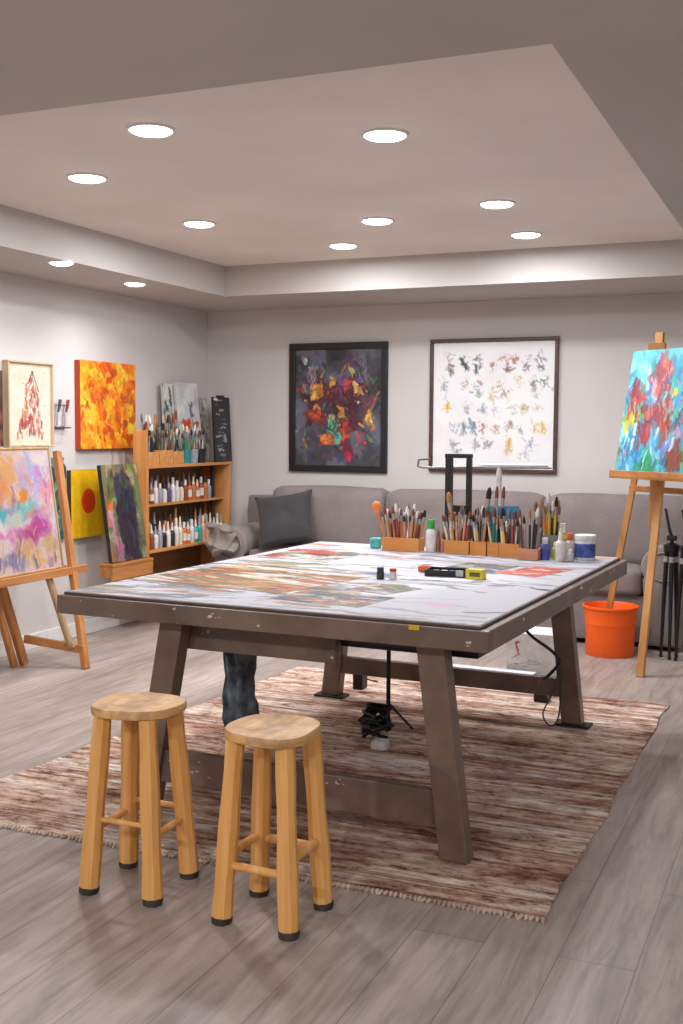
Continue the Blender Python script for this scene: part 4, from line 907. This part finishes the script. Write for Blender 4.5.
A.stroke(.88, .05, .80, .4, .014, '#2a3a3a', .9); A.stroke(.80, .4, .66, .62, .014, '#2a3a3a', .9); A.stroke(.50, .1, .48, .4, .012, '#6a2a34', .9); A.stroke(.7, .35, .86, .22, .010, '#2a3a3a', .8)
A.mix('#7d8f96', np.clip((A.U < .035) * (A.V > .6) * 1.0, 0, 1) * .6)
A.painterly(520, (.010, .024), (.04, .13), (1.0, 2.1), .16)
for _u, _v in ((.55, .45), (.30, .62), (.44, .25), (.88, .5), (.12, .42)):
    A.many(16, (_u - .07, _v - .14, _u + .07, _v + .16), ['#a8321f', '#c8452c', '#7a2420', '#d86a5a', '#8a3a4a'], (.010, .022), (.05, .14), (1.2, 1.9), (.6, 1), .7)
A.many(30, (.08, .62, .7, .95), ['#bfe0ec', '#e8f2f4', '#3a7fb4', '#5fb0d0'], (.007, .016), (.05, .15), (1.1, 1.9), (.6, 1), .7)
cw, chh = .60, .735
cp = thing('canvas_painting', 'turquoise canvas with red figures on the right easel', 'painting', tc + tdir * (cw / 2 + .02) + Vector((0, 0, .002)))
cp.rotation_euler = (Matrix((tdir, -nf, Vector((0, 0, 1)))).transposed() @ Matrix.Rotation(R(-11), 3, 'X')).to_euler()
part('canvas', art_mesh('canvas', A, cw, chh, .03, '#3f7f8c'), artmat(), cp)
b_ = MB(); b_.box((-cw / 2 + .02, -.004, .02), (cw / 2 - .02, .004, chh - .02)); part('stretcher_frame', b_, M_PINE, cp)

# bucket
bu = thing('bucket', 'bright orange plastic bucket with an easel leg standing in it', 'bucket', (-1.245, 7.335, 0))
M_OR = plain('#ff6412', .4, var=.03)
b_ = MB(); b_.lathe([(0, 0), (.150, 0), (.155, .006), (.158, .20), (.163, .205), (.163, .212), (.170, .305), (.180, .309), (.181, .322), (.172, .324), (.166, .31), (.150, .012), (0, .012)], 40, close=False); part('body', b_, M_OR, bu, 40)

# ================================================================== black folded tripods at right
def tripod(x, y, label, s, rz=0):
    t = thing('folded_tripod', label, 'tripod', (x, y, 0), rz, 'folded black tripods by the sofa')
    for k in range(3):
        a = R(120 * k + 40); c, sn = math.cos(a), math.sin(a)
        b = MB(); b.tube([(c * .055 * s, sn * .055 * s, .015), (c * .045 * s, sn * .045 * s, .36), (c * .032, sn * .032, .70)], [.009, .013, .016], 8); lg = part('leg', b, M_BLACK, t, 50)
        b = MB(); b.tube([(c * .036, sn * .036, .62), (c * .034, sn * .034, .655)], .019, 8); part('leg_clamp', b, plain('#c4c4c6', .3, .7), lg, 50)
        b = MB(); b.tube([(c * .055 * s, sn * .055 * s, 0), (c * .055 * s, sn * .055 * s, .02)], .012, 8); part('rubber_foot', b, M_DARK, lg, 50)
    b = MB(); b.tube([(0, 0, .40), (0, 0, .78)], .012, 8); b.lathe([(.05, .69), (.052, .73), (.03, .74)], 12); part('centre_column', b, M_BLACK, t, 50)
    b = MB(); b.tube([(0, 0, .77), (-.02, .0, .84), (-.045, .01, .96)], [.012, .009, .008], 8); part('pan_handle', b, M_BLACK, t, 50)
    b = MB(); b.box((-.03, -.03, .76), (.03, .03, .79), .004); part('head', b, M_BLACK, t)
tripod(-.875, 7.36, 'folded black camera tripod beside the right sofa arm, the left one', 1.0)
tripod(-.765, 7.30, 'folded black camera tripod at the right photo edge', 1.1, R(30))

# ================================================================== left easel
M_EL = wood('#b87a44', '#9a5f30', '#c89058', 2, 14, .06, .45, False); M_ELY = wood('#b87a44', '#9a5f30', '#c89058', 1, 14, .06, .45, False)
E0 = Vector((-4.25, 5.45, 0)); el = thing('easel', 'brown wooden easel at left, holding the pink and blue abstract', 'easel', E0)
def lb(nm, a, b, wx, wy, m=M_EL, ref=(1, 0, 0)):
    q_ = MB(); q_.beam(Vector(a) - E0, Vector(b) - E0, wx, wy, bev=.003, ref=ref); return part(nm, q_, m, el)
lb('leg', (-4.05, 5.53, 0), (-4.42, 5.76, 1.30), .035, .05)
lb('leg', (-4.455, 5.465, 0), (-4.46, 5.24, .60), .035, .05)
lb('leg', (-4.475, 5.395, 0), (-4.44, 5.16, .56), .03, .04)
lb('leg', (-4.53, 5.29, 0), (-4.49, 5.10, .62), .03, .04)
lb('cross_bar', (-4.445, 5.455, .165), (-4.075, 5.535, .115), .05, .025, M_ELY, (0, 0, 1))
q_ = MB(); q_.tube([Vector((-4.14, 5.525, .135)) - E0, Vector((-4.15, 5.50, .17)) - E0, Vector((-4.255, 5.443, .57)) - E0], [.03, .022, .022], 10); part('brace', q_, wood('#b89a74', '#8f7250', '#c8ae8c', 2, 14, .06, .5, False), el, 50)
q_ = MB(); q_.box((-.115, -.56, .555), (.055, .31, .588), .003); q_.box((.035, -.56, .587), (.055, .31, .602), .003); part('tray', q_, M_ELY, el)
lb('mast', (-4.36, 5.30, .60), (-4.52, 5.30, 1.40), .03, .05)
A = Art(120, 150, '#c9b4b4', 61)
for u, v, ru, rv, c, op in ((.25, .18, .35, .2, '#c98a4a', .8), (.1, .3, .2, .2, '#c07a4a', .8), (.75, .2, .28, .2, '#a898c4', .9), (.9, .38, .15, .15, '#d88a94', .9), (.85, .1, .15, .08, '#cfc4b8', .8), (.2, .52, .35, .10, '#4a9aaa', .95), (.55, .45, .3, .08, '#6aa8a8', .8), (.35, .40, .16, .09, '#d8843a', .9), (.52, .38, .10, .07, '#d07a2c', 1), (.10, .47, .12, .05, '#7a8a8a', .8), (.75, .60, .22, .12, '#b03a84', .95), (.55, .70, .2, .10, '#a03468', .95), (.30, .68, .2, .1, '#c47aa8', .9), (.12, .66, .12, .08, '#c86aa8', .9), (.4, .82, .2, .08, '#7a4a8a', .9), (.6, .85, .3, .1, '#c8a06a', .9), (.85, .8, .15, .12, '#b89a64', .9), (.25, .92, .25, .06, '#7f7a9a', .9), (.75, .94, .3, .05, '#c9a85c', .9), (.35, .58, .2, .05, '#a8b8a8', .8)):
    A.blob(u, v, ru, rv, c, op, .6, .6)
A.many(110, (.02, .02, .98, .98), ['#d8c4b0', '#c98a4a', '#b8a4c8', '#c46aa0', '#7aa8b0', '#e0d4c4', '#8a5a8a', '#c8a05a'], (.010, .03), (.05, .16), (.6, 2.4), (.25, .6), .8)
A.many(30, (.02, .86, .98, .98), ['#5f5a7a', '#8a7a9a', '#6a5a5a', '#d8c08a'], (.008, .02), (.05, .14), (1.2, 1.9), (.4, .8), .7)
cl = thing('framed_painting', 'pink, orange and turquoise abstract in thin wood frame on the left easel', 'painting', (-4.290, 5.305, .5905))
cl.rotation_euler = (Matrix.Rotation(R(90), 3, 'Z') @ Matrix.Rotation(R(-8), 3, 'X')).to_euler()
part('frame', frame_mb(.60, .745, .014, .035), wood('#b89468', '#9c784c', None, 2, 16, .1, .5, False), cl)
part('canvas', art_mesh('canvas', A, .572, .717, .028, '#b9a894'), artmat(), cl, loc=(0, 0, .014))

# ================================================================== things under the table
b_ = MB(); b_.soft((-.085, -.06, 0), (.085, .06, .74), .04, (0, 0, 0), 16, wob=.03, seed=2)
for v in b_.bm.verts:
    v.co.y += .02 * math.sin(v.co.x * 90 + v.co.z * 3); k = 1 + .25 * math.sin(v.co.z * 7 + 1); v.co.x = v.co.x * k * .82 * (.62 + .38 * v.co.z / .74) + .05 * (1 - v.co.z / .74); v.co += mnoise.noise_vector(v.co * 16) * .022
o = part('hanging_cloth', b_, plain('#59646b', .9, var=.55, scale=14, bmp=.3), None, 80, loc=(-2.375, 4.32, .05)); tag(o, 'dark blue grey cloth bundle hanging under the left side of the table', 'cloth')
b_ = MB(); b_.box((-.26, -.14, 0), (.26, .14, .012), .004); b_.box((-.26, -.14, .012), (-.25, .14, .118)); b_.box((.25, -.14, .012), (.26, .14, .118)); b_.box((-.25, -.14, .012), (.25, -.13, .11)); b_.box((-.25, .13, .012), (.25, .14, .118))
o = part('under_table_tray', b_, M_BLACK, None, loc=(-1.315, 3.80, .672)); o.rotation_euler = (0, 0, R(-2)); tag(o, 'black metal tray fixed below the front of the table', 'tray')
sd = thing('floor_stand', 'thin black pole stand under the table middle', 'stand', (-1.89, 4.98, .008))
b_ = MB(); b_.tube([(0, 0, .03), (0, 0, .785)], .011, 8); part('pole', b_, M_BLACK, sd, 50)
for a in (20, 140, 260):
    b_ = MB(); b_.tube([(0, 0, .13), (.12 * math.cos(R(a)), .12 * math.sin(R(a)), .004)], .007, 6); part('leg', b_, M_BLACK, sd, 50)
b_ = MB(); rg = random.Random(5)
for k in range(7):
    pts = []
    for i in range(9):
        a = i * .8 + k; pts.append((.06 * math.cos(a) + rg.uniform(-.02, .02), .05 * math.sin(a) + rg.uniform(-.02, .02), max(.012, .03 + .016 * k + rg.uniform(-.02, .03))))
    b_.tube(pts, .011, 6)
o = part('cable_bundle', b_, M_BLACK, None, 60, loc=(-1.88, 4.79, .0135)); tag(o, 'tangled black cable bundle on the rug under the table', 'cables')
b_ = MB(); b_.soft((-.04, -.03, 0), (.04, .03, .045), .015, n=6, wob=.02, seed=8); o = part('crumpled_tissue', b_, plain('#cfcac4', .8), None, 60, loc=(-1.80, 4.66, .010)); tag(o, 'crumpled white tissue on the rug beside the black cables', 'tissue')
A = Art(70, 80, '#d6d0cb', 71); A.wash('#c6beb8', 3, .5, .62, .7); A.stroke(.18, .2, .26, .45, .02, '#8a3a3a', .9); A.stroke(.1, .5, .3, .42, .012, '#8a3a34', .9); A.blob(.22, .22, .06, .03, '#94403c', .9, .5); A.stroke(.15, .62, .7, .58, .008, '#6a5a58', .8); A.stroke(.45, .95, .75, .96, .03, '#2a2626', .9); A.many(6, (.2, .5, .8, .8), ['#8a7a78', '#7a5a58'], (.006, .01), (.1, .3), (-.3, .3), (.5, .8))
wb = thing('white_box', 'white cardboard box with red scribbles behind the table back leg', 'box', (-1.51, 6.39, 0), R(2))
part('front_panel', art_mesh('front_panel', A, .28, .29, .004, '#c9c3be'), artmat(.6, .05, .05), wb, loc=(0, -.131, .001))
b_ = MB(); b_.box((-.14, -.13, 0), (.14, .13, .29), .003); part('carton', b_, plain('#d8d3ce', .7, var=.04), wb)
fb = thing('flat_carton', 'low white carton on the floor behind the table with orange and blue label', 'box', (-1.72, 6.185, 0), R(-2))
b_ = MB(); b_.box((-.32, -.055, 0), (.26, .03, .085), .003); part('carton', b_, plain('#d2d4da', .6, var=.03), fb)
b_ = MB(); b_.box((-.20, -.0565, .02), (-.15, -.0552, .075)); part('label_band', b_, plain('#d8492a', .5), fb)
b_ = MB(); b_.box((-.145, -.0565, .02), (.04, -.0552, .05)); part('label_band', b_, plain('#5f7fb4', .5, var=.3), fb)
for x, y, h, w, lb_ in ((-1.345, 5.86, .09, .075, 'small black power brick on the floor by the right back leg'), (-2.34, 5.72, .10, .06, 'small black box on the floor by the left back leg')):
    b_ = MB(); b_.box((-w / 2, -.04, 0), (w / 2, .04, h), .006); b_.tube([(0, .04, h * .5), (.02, .09, h * .3), (.05, .14, .012)], .005, 6); o = part('power_brick', b_, M_BLACK, None, loc=(x, y, .009)); tag(o, lb_, 'adapter', 'black bricks behind the table legs')
def smooth_path(P, n=8):
    P = [Vector(p) for p in P]; out = []
    for i in range(len(P) - 1):
        a, b, c, d = P[max(i - 1, 0)], P[i], P[i + 1], P[min(i + 2, len(P) - 1)]
        for k in range(n):
            t = k / n; out.append(.5 * ((2 * b) + (c - a) * t + (2 * a - 5 * b + 4 * c - d) * t * t + (3 * b - a - 3 * c + d) * t ** 3))
    return out + [P[-1]]
b_ = MB(); b_.tube(smooth_path([(-1.39, 5.36, .795), (-1.38, 5.33, .60), (-1.30, 5.33, .47), (-1.18, 5.335, .385), (-1.145, 5.34, .335), (-1.20, 5.345, .26), (-1.225, 5.36, .243)]), .008, 8)
o = part('extension_lead', b_, M_BLACK, None, 70); tag(o, 'thick black power cord looping down to the table back stretcher', 'cord', 'cords by the right back leg')
b_ = MB(); b_.tube(smooth_path([(-1.155, 5.36, .30), (-1.165, 5.34, .2), (-1.215, 5.32, .08), (-1.18, 5.33, .02), (-1.145, 5.34, .06), (-1.14, 5.36, .19), (-1.15, 5.37, .30)]), .004, 6)
o = part('extension_lead', b_, plain('#3a3636', .5), None, 70); tag(o, 'thin grey cord looping beside the right back table leg', 'cord', 'cords by the right back leg')

# ================================================================== render look
w = bpy.data.worlds.new('world'); SC.world = w; w.use_nodes = True
w.node_tree.nodes['Background'].inputs[0].default_value = (.8, .8, .8, 1); w.node_tree.nodes['Background'].inputs[1].default_value = .2
vs = SC.view_settings; vs.view_transform = 'Standard'; vs.look = 'None'; vs.gamma = 1; vs.use_curve_mapping = False; vs.exposure = 0.5
SC.display_settings.display_device = 'sRGB'
SC.cycles.use_denoising = True
SC.cycles.max_bounces = 8; SC.cycles.diffuse_bounces = 5
SC.cycles.sample_clamp_indirect = 8
